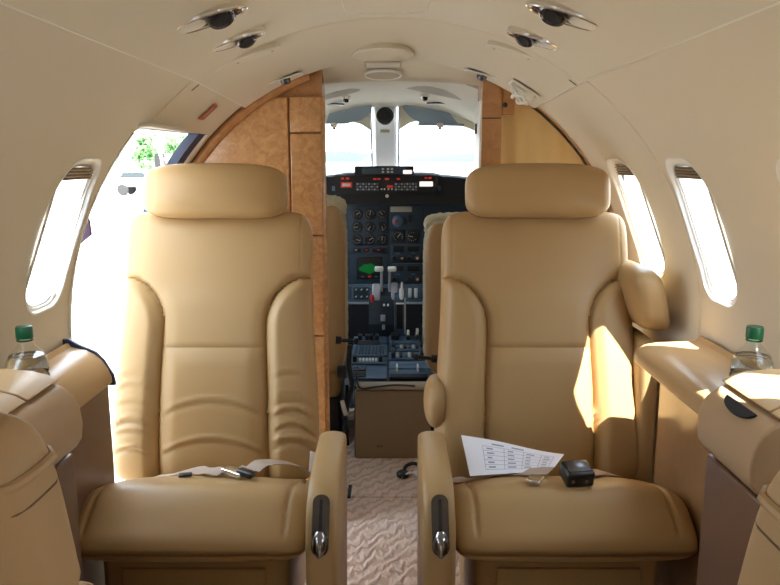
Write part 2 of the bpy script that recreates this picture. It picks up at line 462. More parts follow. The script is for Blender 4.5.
for k, (za, zb) in enumerate(((zl + .002, ztop), (zk + .002, zl - .002), (zd + .002, zk - .002), (.02, zd - .002))):
    MB().box(((xd + XL) / 2, .0, (za + zb) / 2), (XL - xd - .003, .026, zb - za), .004).build('door' if k else 'locker_door', M['burl'], cab)
# rounded corner post on the aisle side
MB().lathe([(.010, 0), (.010, ztop)], (XL - .001, .006, 0), 16).build('corner_post', M['burl'], cab)
# glossy bent molding following the fuselage
pts = [(x, -.008, z) for x, z in arc_pts(RB - .018, -RB + .045, xd + .06, 30) if z > .9]
MB().tube(pts, .013, 10).build('bent_molding', M['woodframe'], cab)

col = thing('bulkhead_column', 'narrow wooden column at the right edge of the cockpit opening', 'column', (0, FW, 0))
xc = at(500, 200, FW).x; xk = at(515, 100, FW).x
def topz(x): return ZC + math.sqrt(RB * RB - x * x) - .004
za = at(489, 118, FW).z
MB().prism([(XR, za + .0012), (XR, topz(XR)), (xc - .001, topz(xc)), (xc - .001, za + .0012)], .11, ((0, 0, 0), (1, 0, 0), (0, 0, 1), (0, 1, 0))).build('upper_panel', M['woodframe'], col, smooth=False)
MB().prism([(XR, 0), (XR, za - .002), (xc - .001, za - .002), (xc - .001, 0)], .11, ((0, 0, 0), (1, 0, 0), (0, 0, 1), (0, 1, 0))).build('lower_panel', M['woodframe'], col, smooth=False)
zk2 = at(507, 114, FW).z
MB().prism([(xc + .001, zk2), (xc + .001, topz(xc)), (xk, topz(xk)), (xk, zk2)], .03, ((0, .002, 0), (1, 0, 0), (0, 0, 1), (0, 1, 0))).build('side_panel', M['woodframe'], col, smooth=False)
q = at(505, 105, FW)
MB().box(((XR + xc) / 2, .05, za), (xc - XR - .004, .09, .006)).build('joint', M['matteblack'], col)
MB().lathe([(.0, -.0), (.007, 0), (.007, .008), (.003, .012)], (q.x, .003, q.z), 16, TOY).build('latch_knob', M['black'], col)
MB().box((XR - .0045, .05, .67), (.007, .13, 1.30), .002).build('edge_trim', M['white'], col)
MB().box((XR - .010, .06, at(474, 128, FW).z), (.006, .012, .03), .002).build('catch', M['black'], col)

# curtain behind the right side (pleated, hangs from the ring)
V = []; Fc = []; nx = 70; nz = 30; x0, x1 = xc + .003, RB - .002
for side in (0, 1):
    for j in range(nz + 1):
        for i in range(nx + 1):
            x = x0 + (x1 - x0) * i / nx; zt = ZC + math.sqrt(max(0, RB * RB - x * x)) - .008 if x < RB else ZC
            z = .02 + (zt - .02) * j / nz
            V.append((x, .040 + .006 * math.sin(i * .55) * (1 - .5 * j / nz) + side * .008, z))
for j in range(nz):
    for i in range(nx):
        a = j * (nx + 1) + i; Fc.append((a, a + 1, a + nx + 2, a + nx + 1))
        a += (nx + 1) * (nz + 1); Fc.append((a, a + nx + 1, a + nx + 2, a + 1))
cur = mesh_obj('curtain', V, Fc, M['curtain'], None, True, (0, FW, 0))
tag(cur, 'gold curtain filling the bulkhead beside the narrow wooden column', 'curtain')
# dark edging ring between liner and bulkhead
struct(MB().tube([(RB * math.cos(a) * .998, BULK + .008, ZC + RB * math.sin(a) * .998) for a in [PI * i / 60 for i in range(61)]], .0035, 6).build('trim_1', M['woodframe']))
for x0_, x1_ in ((xc + .002, RB - .004), (-RB, XL - .02)):
    pts_ = [(x0_, 0.0)] + arc_pts(RB + .02, x0_, x1_) + [(x1_, 0.0)]
    struct(MB().prism(pts_, .02, ((0, BULK + .125, 0), (1, 0, 0), (0, 0, 1), (0, 1, 0))).build('wall_front', M['vinyl'], smooth=False))  # unseen partition added to stop sun leaking in around the curtain
# header over the cockpit opening
rings = []
for (Y, zz_) in ((BULK - .002, None), (BULK + .03, 1.428), (BULK + .07, 1.398), (BULK + .11, 1.384), (BULK + .125, 1.386), (BULK + .13, 1.46), (BULK + .0, 1.47)):
    ring = []
    for i in range(21):
        x = XL + (XR - XL) * i / 20
        z0 = ZC + math.sqrt(RB * RB - x * x) + .002
        z = z0 if zz_ is None else min(zz_ - .18 * x * x, z0 + .03) if zz_ < 1.44 else zz_
        ring.append(Vector((x, Y, z)))
    rings.append(ring)
hdr = MB().loft(rings, close=False, caps=False).build('trim_2', M['headliner']); struct(hdr)
# panel that closes the crown above both sides behind the header
# ------------------------------------------------------------------ door surround
dt = bpy.data.objects.new('door_1', None); COL.objects.link(dt); struct(dt)
def shell_strip(y0, y1, z0, z1, o0, o1, n=20, s=-1):
    r = []
    for i in range(n + 1):
        z = z0 + (z1 - z0) * i / n
        r.append([Vector((s * (XW(y0, z) + o0), y0, z)), Vector((s * (XW(y1, z) + o0), y1, z)), Vector((s * (XW(y1, z) + o1), y1, z)), Vector((s * (XW(y0, z) + o1), y0, z))])
    return r
MB().loft(shell_strip(2.155, 2.166, .03, 1.22, -.003, .02)).build('jamb', M['white'], dt)
MB().loft(shell_strip(2.095, 2.146, 1.00, 1.222, .000, .030)).build('seal', M['seal'], dt)
MB().loft(shell_strip(2.146, 2.155, .03, 1.22, -.002, .03)).build('edge_strip', M['white'], dt)
MB().loft(shell_strip(1.673, 1.681, .03, 1.21, -.003, .048)).build('jamb', M['offwhite'], dt)
hz = 1.222
MB().box((-.60, 1.92, hz + .004), (.14, .49, .008), .002).build('header', M['offwhite'], dt)
# gas strut holding up the upper door
st = thing('door_strut', 'grey gas strut slanting across the top of the open entry door', 'strut', tuple(at(167, 168, 2.02)))
p0 = at(172, 190, 2.00) - st.location; p1 = at(163, 141, 2.12) - st.location
p1.x -= .02
MB().tube([p0, p0.lerp(p1, .55)], .0075, 12).build('cylinder', M['strutgrey'], st)
MB().tube([p0.lerp(p1, .5), p1], .0045, 10).build('rod', M['chrome'], st)
MB().lathe([(.0, -.006), (.012, -.006), (.013, 0), (.012, .006), (0, .006)], p1, 16, ry(PI / 2)).build('ball_joint', M['strutgrey'], st)
# upper clamshell door lifted outside
ud = thing('upper_door', 'raised upper half of the entry door seen through the top of the opening', 'door', (-.72, 1.92, 1.30))
ring = []
for k in range(9):
    a = k / 8; xx = -.02 - .50 * a; zz_ = .02 + .26 * a - .10 * a * a
    ring.append([Vector((xx, -.22, zz_)), Vector((xx, .23, zz_)), Vector((xx, .23, zz_ + .05)), Vector((xx, -.22, zz_ + .05))])
MB().loft(ring).build('door_shell', M['white'], ud)
MB().tube([(-.03, -.225, .02), (-.03, .22, .02)], .004, 8).build('hinge', M['strutgrey'], ud)
# mauve strap hanging at the rear door jamb
sx = at(82, 230, 1.70)
sp = thing('door_strap', 'dark mauve strap hanging at the rear edge of the entry door', 'strap', tuple(sx))
MB().prism([(-.004, .040), (.004, .052), (.016, .020), (.018, -.012), (-.016, -.038), (-.018, -.025)], .012, ((0, 0, 0), (1, 0, 0), (0, 0, 1), (0, 1, 0))).build('webbing', M['purple'], sp, smooth=False)
MB().lathe([(0, 0), (.006, 0), (.006, .004), (0, .004)], (.002, -.001, .022), 12, TOY).build('rivet', M['white'], sp)

# ------------------------------------------------------------------ side ledges and consoles
def extr(prof, y0, y1, name, m, parent=None, loc=(0, 0, 0), bev=0, stops=1):
    rings = [[Vector((x, y0 + (y1 - y0) * k / stops, z)) for x, z in prof] for k in range(stops + 1)]
    o = MB().loft(rings).build(name, m, parent, True, loc)
    if bev:
        md = o.modifiers.new('b', 'BEVEL'); md.width = bev; md.segments = 3; md.limit_method = 'ANGLE'; md.angle_limit = 1.0
    return o
def ledge(s, y0, y1, label):
    t = thing('side_ledge', label, 'ledge', (s * .69, y0, 0)); dy = y0; y1 -= y0; y0 = 0; dx = .028
    top = [(.735, .742), (.728, .742), (.722, .733), (.71, .730), (.69, .727), (.67, .716), (.655, .703), (.642, .682), (.634, .662), (.634, .650), (.645, .645), (.735, .645)]
    if s > 0: top = top[:4] + [(.69, .729), (.63, .727), (.602, .722), (.583, .711), (.576, .698), (.577, .680), (.60, .672), (.735, .645)]
    extr([(s * (x - .69), z) for x, z in top], y0, y1, 'ledge_top', M['ledge'], t, bev=.003)
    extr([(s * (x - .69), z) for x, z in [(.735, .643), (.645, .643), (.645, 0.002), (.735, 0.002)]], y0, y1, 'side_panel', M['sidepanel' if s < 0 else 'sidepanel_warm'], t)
    return t
lg = ledge(-1, 1.165, 1.63, 'tan leather side ledge ending at the open entry door')
extr([(x + .69, z) for x, z in [(-.742, .75), (-.728, .75), (-.705, .736), (-.67, .720), (-.652, .700), (-.633, .666), (-.630, .642), (-.742, .64)]], .466, .475, 'end_trim', M['seal'], lg)
lr = ledge(1, 1.165, 1.70, 'tan leather side ledge along the right wall with a window of sunlight on it')
def console(s, y0, y1, label):
    t = thing('side_console', label, 'console', (0, 0, 0))
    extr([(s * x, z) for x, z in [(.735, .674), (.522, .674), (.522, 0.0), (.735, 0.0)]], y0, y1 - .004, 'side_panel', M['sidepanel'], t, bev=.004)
    dr = [(.735, .680), (.530, .680), (.516, .686), (.507, .70), (.504, .725), (.507, .752), (.516, .772), (.532, .786), (.545, .792), (.735, .792)]
    d = extr([(s * x, z) for x, z in dr], y0, y1, 'drawer_front', M['console'], t, bev=.004)
    lid = [(.733, .816), (.62, .816), (.58, .812), (.556, .805), (.540, .796), (.545, .794), (.733, .794)]
    extr([(s * x, z) for x, z in lid], 1.06 if s < 0 else 1.01, y1 + .004, 'lid', M['ledge'], t, bev=.003)
    extr([(s * x, z) for x, z in lid], y0, (1.06 if s < 0 else 1.01) - .004, 'lid', M['ledge'], t, bev=.003)
    # finger recess: flat black half disc painting its shaded hollow on the drawer front
    if s > 0:
        hc = [(.046 * math.cos(PI + PI * i / 16), .019 * math.sin(PI + PI * i / 16)) for i in range(17)]
        MB().prism(hc, .004, ((.5300, 1.065, .7865), (0, 1, 0), (.75, 0, .66), (-.66, 0, .75))).build('finger_recess', M['matteblack'], t, smooth=False)
    return t
console(-1, .975, 1.16, 'tan leather topped side console beneath the left water bottle')
console(1, .975, 1.16, 'tan leather topped side console with a sunlit lid by the right wall')

# ------------------------------------------------------------------ cabin seats
def make_seat(label, loc_, rz, arm_s, wr_amt, cush_dx=0, mats=None, group='tan leather club seats', aft=False, BW=.249):
    ml = mats or M['leather']
    t = thing('club_seat', label, 'seat', loc_, group, rz)
    TILT = math.radians(14); ZB = .262 if aft else .316
    # backrest --------------------------------------------------------
    H = .357
    def seam_x(h):
        if h < .362: return .130
        if h > .500: return 9
        return .243 - .113 * math.sqrt(max(0, 1 - ((h - .362) / .138) ** 2))
    def dis(x, z, side):
        h = z + H - .034; ax = abs(x); d = 0
        if side < 0:
            # seam grooves
            if h < .502:
                sxx = seam_x(h)
                if h > .42:
                    # horizontal distance shrinks on the sloping part of the seam
                    q = min(.99, (h - .362) / .138); slope = (.113 / .138) * q / math.sqrt(1 - q * q)
                    dd = abs(ax - sxx) / math.sqrt(1 + slope * slope)
                else: dd = abs(ax - sxx)
                d -= .015 * gs(dd, .0048)
                if ax > sxx:
                    d += .020 * sm(0, .035, dd) * sm(.26, .22, ax)
                else:
                    d += .006 * sm(0, .04, dd) * sm(.502, .42, h)
            if ax < .13 and h < .38: d -= .007 * gs(h - .312, .004); d += .006 * sm(.312, .27, h) * sm(.13, .08, ax)
            d -= .002 * gs(ax - .222, .0015) * (1 if h > .52 else .5)
            # creases in the leather
            if wr_amt:
                if ax < .125:
                    for hc, am in ((.185, .0045), (.085, .0055)):
                        arc = hc - 2.6 * x * x
                        d += wr_amt * am * (gs(h - arc, .005) - .7 * gs(h - arc + .011, .007)) * sm(.13, .10, ax)
                elif ax > .14 and h < .34:
                    for k, hc in enumerate((.255, .215, .185, .150, .128, .098, .072)):
                        cv = hc - (1.9 + .5 * math.sin(k * 2.1)) * (ax - .19) ** 2 * 5 + .012 * math.sin(k * 1.7 + (3 if x > 0 else 0))
                        am = .0028 + .0034 * sm(.25, .12, hc)
                        d += wr_amt * am * (gs(h - cv, .004) - .8 * gs(h - cv + .009, .006)) * sm(.137, .16, ax) * sm(.262, .235, ax)
            else:
                pass
        return d
    def dfm(x, y, z, side):
        h = z + H
        k = 1 + (0 if aft else .085) * sm(.55, .10, h)
        xx = x * k
        d = dis(x, z, side)
        yy = y - d if side < 0 else y
        # lumbar curve
        yy -= .012 * math.sin(PI * min(1, max(0, h / .5)))
        hy = h * math.cos(TILT) - (-yy) * math.sin(TILT) * -1 * -1
        return (xx, .228 + h * math.sin(TILT) + yy * math.cos(TILT), ZB + h * math.cos(TILT) - yy * math.sin(TILT))
    def reg(x, z, side):
        h = z + H - .034; ax = abs(x)
        if side < 0 and h < .500 and ax > seam_x(h): return 'bl' if x < 0 else 'br'
        if side < 0 and h < .312 and ax < .13: return 'insert'
        return 'main'
    parts = puff(BW, H, .058, 13, 4.6, 110, 130, dfm, reg)
    raw('backrest', parts['main'], ml, t); raw('back_bolster', parts['bl'], ml, t); raw('back_bolster', parts['br'], ml, t)
    raw('back_insert', parts['insert'], ml, t)
    # headrest --------------------------------------------------------
    def hd(x, y, z, side):
        d = 0.0018 * gs(abs(x) - .158, .002)
        yy = y + (d if side < 0 else -d)
        zz_ = z + .004 * math.cos(x * 9)
        return (x, .345 + yy + zz_ * .20, 1.066 + zz_ - .2 * yy - (.042 if aft else 0))
    hp = puff((.13 if aft else .190), .070, .055, 4.2, 2.8, 60, 40, hd)
    h = raw('headrest', hp['all'], ml, t)
    for sx_ in (-1, 1):
        MB().tube([(sx_ * .055, .352, 1.0), (sx_ * .055, .366, 1.06)], .006, 10).build('headrest_post', M['chrome'], t)
    # seat cushion ----------------------------------------------------
    CD = .165 if aft else .236; CH = .064; yb = .062 if aft else 0
    def ctop(x, z, side):
        # z here runs front(-) .. back(+)
        d = 0; ax = abs(x)
        if side < 0:
            d += .022 * sm(-.235, -.13, z) * sm(.10, -.06, z)       # front crest
            d -= .014 * sm(-.02, .10, z) * (1 - .35 * sm(.16, .22, ax))
            d -= .008 * gs(ax - .205, .004) * sm(-.236, -.2, z)
            d -= .012 * gs(z + .01 + .25 * x * x, .006) * sm(.205, .19, ax)
            d += .003 * sm(.2, .1, ax)
        return d
    def cdf(x, y, z, side):
        d = ctop(x, z, side); yy = y - d
        bulge = -.012 * (1 - (x / .26) ** 2) if z < 0 else 0
        return (x + cush_dx, z + yb + bulge * sm(0, -.2, z), (.377 - yy - .27 * (z + .12) * sm(-.4, -.05, z) - .03 * sm(-.10, -.23, z) + .022 * sm(-.05, -.22, z) * (1 if y > 0 else 0)))
    def creg(x, z, side):
        return 'insert' if side < 0 and abs(x) < .205 and z > -.01 - .25 * x * x else 'main'
    cp = puff(BW + .004, CD, CH, 16, 3.4, 90, 90, cdf, creg)
    cu = raw('seat_cushion', cp['main'], ml, t); ci = raw('seat_insert', cp['insert'], ml, t)
    # base ------------------------------------------------------------
    b = MB().box((cush_dx, .02, .185), (.40, .36 if not aft else .28, .27), .02); b.build('seat_base', ml, t)
    MB().box((cush_dx, -.164 if not aft else -.124, .19), (.31, .012, .20), .005).build('kick_panel', ml, t)
    for sx_ in (-1, 1):
        MB().box((cush_dx + sx_ * .16, -.02, .026), (.035, .40 if not aft else .30, .04), .006).build('seat_track', M['darkmetal'], t)
    MB().box((cush_dx, .02, .035), (.34, .26, .05), .004).build('pedestal', M['black'], t)
    sh_ = puff(.075, .068, .032, 2.4, 2.2, 20, 20, lambda x, y, z, side: (y + arm_s * (BW + .018), x + .262, z + .522))
    if arm_s < 0 and not aft: raw('side_shroud', sh_['all'], ml, t)
    # aisle armrest ---------------------------------------------------
    ax0 = cush_dx + arm_s * (BW + .034)
    path = [(.085, .475, .030, .026), (.083, .494, .028, .030), (.03, .500, .030, .034), (-.06, .498, .031, .034), (-.15, .490, .032, .033), (-.20, .476, .033, .032)]
    # armrest as a loft of side profile: list of (y,z) outline, extruded in x with rounded edges
    side_out = [(.100, .40), (.104, .46), (.098, .492), (.080, .505), (.0, .506), (-.12, .500), (-.19, .487), (-.232, .455), (-.255, .40), (-.262, .32), (-.262, .06), (-.20, .05), (.02, .05), (.08, .25)]
    if aft: side_out = [(y * .6 + .05, min(z, .36 - .02 * abs(y))) for y, z in side_out]
    def ring_at(x, ins):
        cy = sum(p[0] for p in side_out) / len(side_out); cz = sum(p[1] for p in side_out) / len(side_out)
        out = []
        n = len(side_out)
        for i, (yy, zz_) in enumerate(side_out):
            a = Vector(side_out[(i + 1) % n]) - Vector(side_out[i - 1]); nn = Vector((a.y, -a.x)).normalized()
            if (Vector((yy, zz_)) - Vector((cy, cz))).dot(nn) < 0: nn = -nn
            out.append(Vector((ax0 + x, yy - nn.x * ins, zz_ - nn.y * ins)))
        return out
    # refine outline with Catmull-Rom
    def refine(P, k=4):
        out = []; n = len(P)
        for i in range(n):
            p0, p1, p2, p3 = P[i - 1], P[i], P[(i + 1) % n], P[(i + 2) % n]
            for j in range(k):
                u = j / k
                out.append(tuple(.5 * (2 * p1[c] + (p2[c] - p0[c]) * u + (2 * p0[c] - 5 * p1[c] + 4 * p2[c] - p3[c]) * u * u + (3 * p1[c] - p0[c] - 3 * p2[c] + p3[c]) * u ** 3) for c in (0, 1)))
        return out
    side_out = refine(side_out)
    rings = []
    for k in range(13):
        a = PI * k / 12; rings.append(ring_at(-.033 * math.cos(a) if k not in (0, 12) else (-.033 if k == 0 else .033), .020 * (1 - math.sin(a) ** .6)))
    MB().loft(rings).build('armrest', ml, t)
    if not aft:
        # recline lever plate on the sloping nose of the armrest
        o = Vector((ax0, -.2475, .432)); ez = (Vector((0, -.190, .490)) - Vector((0, -.262, .375))).normalized(); ex = Vector((1, 0, 0)); en = ez.cross(ex); 
        if en.y > 0: en = -en
        o = o + en * .002
        MB().prism(rrect(.034, .118, .016), .006, (o, ex, ez, en)).build('lever_plate', M['darkmetal'], t)
        pl = t.children[-1]
        MB().prism(rrect(.006, .075, .003), .002, (o + ez * .012 + en * .0058, ex, ez, en)).build('slot', M['matteblack'], pl)
        rot = Matrix((ex, en, -ez)).transposed()
        MB().lathe([(0, -.022), (.008, -.020), (.014, -.008), (.015, .003), (.012, .016), (.006, .027), (0, .031)], o - ez * .034 + en * .014, 20, rot).build('lever_knob', M['smoke_chrome'], pl)
    return t, (cu, ci)

seatL, cuL = make_seat('wrinkled tan leather seat left of the aisle with its belt fastener lying on the cushion', (-.459, 1.62, 0), 0, 1, 1.0, .038)
seatR, cuR = make_seat('smooth tan leather seat right of the aisle with a paper sheet on it', (.388, 1.62, 0), 0, -1, 0, -.005)
aL, _ = make_seat('near tan leather seat back cropped by the lower left corner', (-.484, .925, 0), PI, -1, 0, 0, M['leather_aft'], aft=True, BW=.215)
aR, _ = make_seat('near tan leather seat back cropped by the lower right corner', (.475, .85, 0), PI, 1, 0, 0, M['leather_aft'], aft=True, BW=.215)
# piping welt along the back of the near seats
for t in (aL, aR):
    bo_ = [c for c in t.children if c.name.startswith('backrest')][0]
    bv_ = BVHTree.FromPolygons([v.co for v in bo_.data.vertices], [tuple(p.vertices) for p in bo_.data.polygons])
    for zo, nm, r_, m_ in ((.915, 'piping', .0045, M['leather_aft']), (.893, 'stitching', .0009, M['seam'])):
        pts = []
        for i in range(61):
            a = PI * (-.12 + 1.24 * i / 60); d = Vector((math.cos(a), math.sin(a), 0)); c0 = Vector((0, .36, zo))
            h_ = bv_.ray_cast(c0 + d * 1.0, -d)
            if h_[0]: pts.append(h_[0] + d * r_ * .3)
        MB().tube(pts, r_, 8).build(nm, m_, t)

bpy.context.view_layer.update()
def bvh_of(objs):
    V = []; P = []
    for o in objs:
        k = len(V); mw = o.matrix_world; V += [mw @ v.co for v in o.data.vertices]; P += [tuple(i + k for i in p.vertices) for p in o.data.polygons]
    return BVHTree.FromPolygons(V, P)
bvL = bvh_of([c for c in seatL.children if c.type == 'MESH' and 'seat' in c.name])
bvR = bvh_of([c for c in seatR.children if c.type == 'MESH' and 'seat' in c.name])
def drop(bv, x, y, off=.004):
    h = bv.ray_cast(Vector((x, y, .8)), Vector((0, 0, -1)))
    return Vector((x, y, (h[0].z if h[0] else .42) + off))
def ribbon(pts, wdir, w, th=.002):
    """strip with thickness; wdir per point"""
    rings = []
    for p, d in zip(pts, wdir):
        p = Vector(p); d = Vector(d).normalized() * w / 2; u = Vector((0, 0, th))
        rings.append([p - d, p + d, p + d + u, p - d + u])
    return MB().loft(rings)
def smooth_path(P, k=6):
    out = []; n = len(P); P = [Vector(p) for p in P]
    for i in range(n - 1):
        p0, p1, p2, p3 = P[max(0, i - 1)], P[i], P[i + 1], P[min(n - 1, i + 2)]
        for j in range(k):
            u = j / k; out.append(.5 * (2 * p1 + (p2 - p0) * u + (2 * p0 - 5 * p1 + 4 * p2 - p3) * u * u + (3 * p1 - p0 - 3 * p2 + p3) * u ** 3))
    out.append(P[-1]); return out
def belt_over(bv, xy, lift, w=.045, wd=None):
    sp_ = smooth_path([(x, y, l) for (x, y), l in zip(xy, lift)])
    pts = [drop(bv, p.x, p.y, .003 + p.z) for p in sp_]
    wd_ = []
    for i in range(len(pts)):
        tdir = pts[min(i + 1, len(pts) - 1)] - pts[max(0, i - 1)]; tdir.z = 0; tdir.normalize()
        d = Vector((-tdir.y, tdir.x, 0)); wd_.append(d)
    # lift so that neither edge digs in
    for i, p in enumerate(pts):
        for q in (-1, 1):
            e = p + wd_[i] * q * w / 2; z = drop(bv, e.x, e.y, .003).z
            if z > p.z: p.z = z
    return ribbon(pts, wd_, w)
# left belt
bl = thing('seat_belt', 'mauve grey lap belt with a chrome and black tongue on the wrinkled left seat', 'seat belt', (0, 0, 0), None)
belt_over(bvL, [(-.60, 1.76), (-.53, 1.69), (-.45, 1.625), (-.375, 1.572)], [.004, .012, .014, .006]).build('webbing', M['belt'], bl)
belt_over(bvL, [(-.185, 1.76), (-.235, 1.70), (-.29, 1.635), (-.335, 1.580)], [.014, .048, .036, .008]).build('webbing', M['belt'], bl)
p = drop(bvL, -.348, 1.560, .014); R_ = Matrix.Rotation(-.6, 3, 'Z')
MB().box(p, (.060, .030, .012), .004, R_).build('tongue', M['chrome'], bl)
p = drop(bvL, -.318, 1.540, .015)
MB().box(p, (.045, .022, .014), .005, R_).build('latch', M['black'], bl)
p = drop(bvL, -.46, 1.565, .006)
MB().box(p, (.03, .016, .006), .002, Matrix.Rotation(.2, 3, 'Z')).build('slider', M['black'], bl)
# right belt with black buckle
br = thing('seat_belt', 'mauve grey lap belt with a glossy black buckle box on the right seat', 'seat belt', (0, 0, 0), None)
belt_over(bvR, [(.595, 1.775), (.56, 1.71), (.52, 1.64), (.46, 1.585), (.425, 1.55)], [.004, .01, .008, .006, .006]).build('webbing', M['belt'], br)
belt_over(bvR, [(.150, 1.775), (.19, 1.71), (.245, 1.66), (.30, 1.60), (.36, 1.56)], [.008, .006, .004, .006, .012]).build('webbing', M['belt'], br)
p = at(577, 470, 1.505); g = drop(bvR, p.x, p.y, 0); 
bk = Matrix.Rotation(.15, 3, 'Z') @ rx(math.radians(14))
MB().box(g + Vector((0, 0, .022)), (.062, .052, .036), .006, bk).build('buckle', M['black'], br)
bo = br.children[-1]
MB().box(g + Vector((0, -.004, .041)), (.050, .038, .004), .002, bk).build('release_flap', M['darkmetal'], bo)
MB().lathe([(0, 0), (.004, 0), (.004, .003), (0, .003)], g + Vector((-.015, -.0275, .016)), 10, TOY).build('stud', M['chrome'], bo)
MB().lathe([(0, 0), (.004, 0), (.004, .003), (0, .003)], g + Vector((.015, -.024, .016)), 10, TOY).build('stud', M['chrome'], bo)
MB().box(g + Vector((-.090, -.004, .010)), (.030, .034, .008), .002, Matrix.Rotation(-.5, 3, 'Z')).build('tongue', M['chrome'], br)

# paper sheet with a printed table, bending over the cushion
def paper():
    A = at(461, 441, 1.765); B = at(564, 459, 1.69); C_ = at(470, 471, 1.57); D_ = at(552, 471, 1.60)
    A.z = B.z = C_.z = D_.z = 0
    nx_, ny_ = 26, 14; V = []; Fc = []
    def P(u, v):
        a = A.lerp(B, u); c = C_.lerp(D_, u); q = a.lerp(c, v)
        z = max(drop(bvR, q.x, q.y, .010).z, .4)
        return q, z
    Z = [[P(i / nx_, j / ny_) for i in range(nx_ + 1)] for j in range(ny_ + 1)]
    # smooth sheet: a gentle curve kept above the leather and belt
    base = max(z for row in Z for _, z in row)
    def H(u, v): return base + .004 + .016 * (1 - u) ** 2 * (1 - v) + .004 * math.sin(u * 5) * (1 - v) - .006 * v
    for sgn in (0, 1):
        for j in range(ny_ + 1):
            for i in range(nx_ + 1):
                q = Z[j][i][0]; V.append(Vector((q.x, q.y, H(i / nx_, j / ny_) + .0006 * sgn)))
    n1 = (nx_ + 1) * (ny_ + 1)
    for j in range(ny_):
        for i in range(nx_):
            a = j * (nx_ + 1) + i; Fc.append((a, a + 1, a + nx_ + 2, a + nx_ + 1)); Fc.append(tuple(n1 + k for k in (a, a + nx_ + 1, a + nx_ + 2, a + 1)))
    o = mesh_obj('paper_sheet', V, Fc, M['paper'])
    tag(o, 'white printed sheet of paper lying on the right seat cushion', 'paper')
    mb = MB()
    def strip(u0, u1, v0, v1):
        k = 8
        for i in range(k):
            ua = u0 + (u1 - u0) * i / k; ub = u0 + (u1 - u0) * (i + 1) / k; vs = []
            for (uu, vv) in ((ua, v0), (ub, v0), (ub, v1), (ua, v1)):
                q = A.lerp(B, uu).lerp(C_.lerp(D_, uu), vv); vs.append(Vector((q.x, q.y, H(uu, vv) + .0013)))
            mb.add(vs, [(0, 1, 2, 3)])
    for k in range(6): v = .22 + .13 * k; strip(.2, .93, v, v + .012)
    for u in (.2, .42, .62, .80, .925): strip(u, u + .005, .22, .88)
    for k in range(5):
        for c, u in enumerate((.24, .46, .65, .83)):
            v = .27 + .13 * k; strip(u, u + random.uniform(.05, .10), v, v + .045)
    strip(.3, .42, .12, .17); strip(.5, .62, .12, .17)
    mb.build('printed_table', M['ink'], o, smooth=False)
paper()

# ------------------------------------------------------------------ side facing seat beyond the right ledge
ss = thing('side_facing_seat', 'rounded tan leather seat back on the far end of the right ledge', 'seat', (.662, 1.935, .708))
def sd(x, y, z, side):
    return (x, y, z)
def sdef(x, y, z, side):
    # x along world Y (depth), z up, y thickness towards the aisle
    zz_ = z + .085 - .045 * sm(.0, .16, -y * 1.0) * 0
    lean = (z + .085) * .22
    return (y - lean + .015, x, z + .094 - .012 * sm(0, .06, y))
raw('back_cushion', puff(.138, .082, .050, 4.5, 3, 40, 40, sdef)['all'], M['leather'], ss)
def sdef2(x, y, z, side):
    return (y - .005, x, z - .24)
raw('front_cushion', puff(.138, .235, .035, 6, 3, 30, 40, sdef2)['all'], M['leather'], ss)
MB().box((-.005, 0, -.63), (.06, .26, .17), .01).build('base', M['leather'], ss)

# ------------------------------------------------------------------ water bottles
def bottle(px, label):
    p = at(px, 352, 1.30)
    t = thing('water_bottle', label, 'bottle', (p.x, 1.30, .712), 'capped water bottles on the side ledges')
    B = 1.2
    prof = [(0, 0), (.028, 0), (.031, .004), (.031, .03), (.0295, .036), (.031, .042), (.031, .052), (.0295, .056), (.031, .060), (.0305, .070), (.029, .080), (.024, .094), (.017, .106), (.012, .113), (.0115, .130)]
    prof = [(r * (B if z < .10 else 1.0), z) for r, z in prof]
    MB().lathe(prof, n=36).build('bottle_body', M['pet'], t)
    wp = [(0, .001), (.027, .001), (.030, .005), (.030, .03), (.0285, .036), (.030, .042), (.030, .052), (.0285, .056), (.030, .060), (.0295, .070), (.028, .080), (.0245, .090), (0, .090)]
    wp = [(r * B, z) for r, z in wp]
    MB().lathe(wp, n=36).build('water', M['water'], t)
    MB().lathe([(0, .122), (.0142, .122), (.0148, .124), (.0148, .140), (.0135, .1435), (0, .1435)], n=36).build('cap', M['green_cap'], t)
    MB().lathe([(.0125, .117), (.0142, .117), (.0142, .120), (.0125, .120), (.0125, .117)], n=24, caps=False).build('neck_ring', M['green_cap'], t)
    return t
bottle(26, 'green capped clear water bottle on the left ledge by the entry door')
bottle(753, 'green capped clear water bottle on the right ledge under the windows')

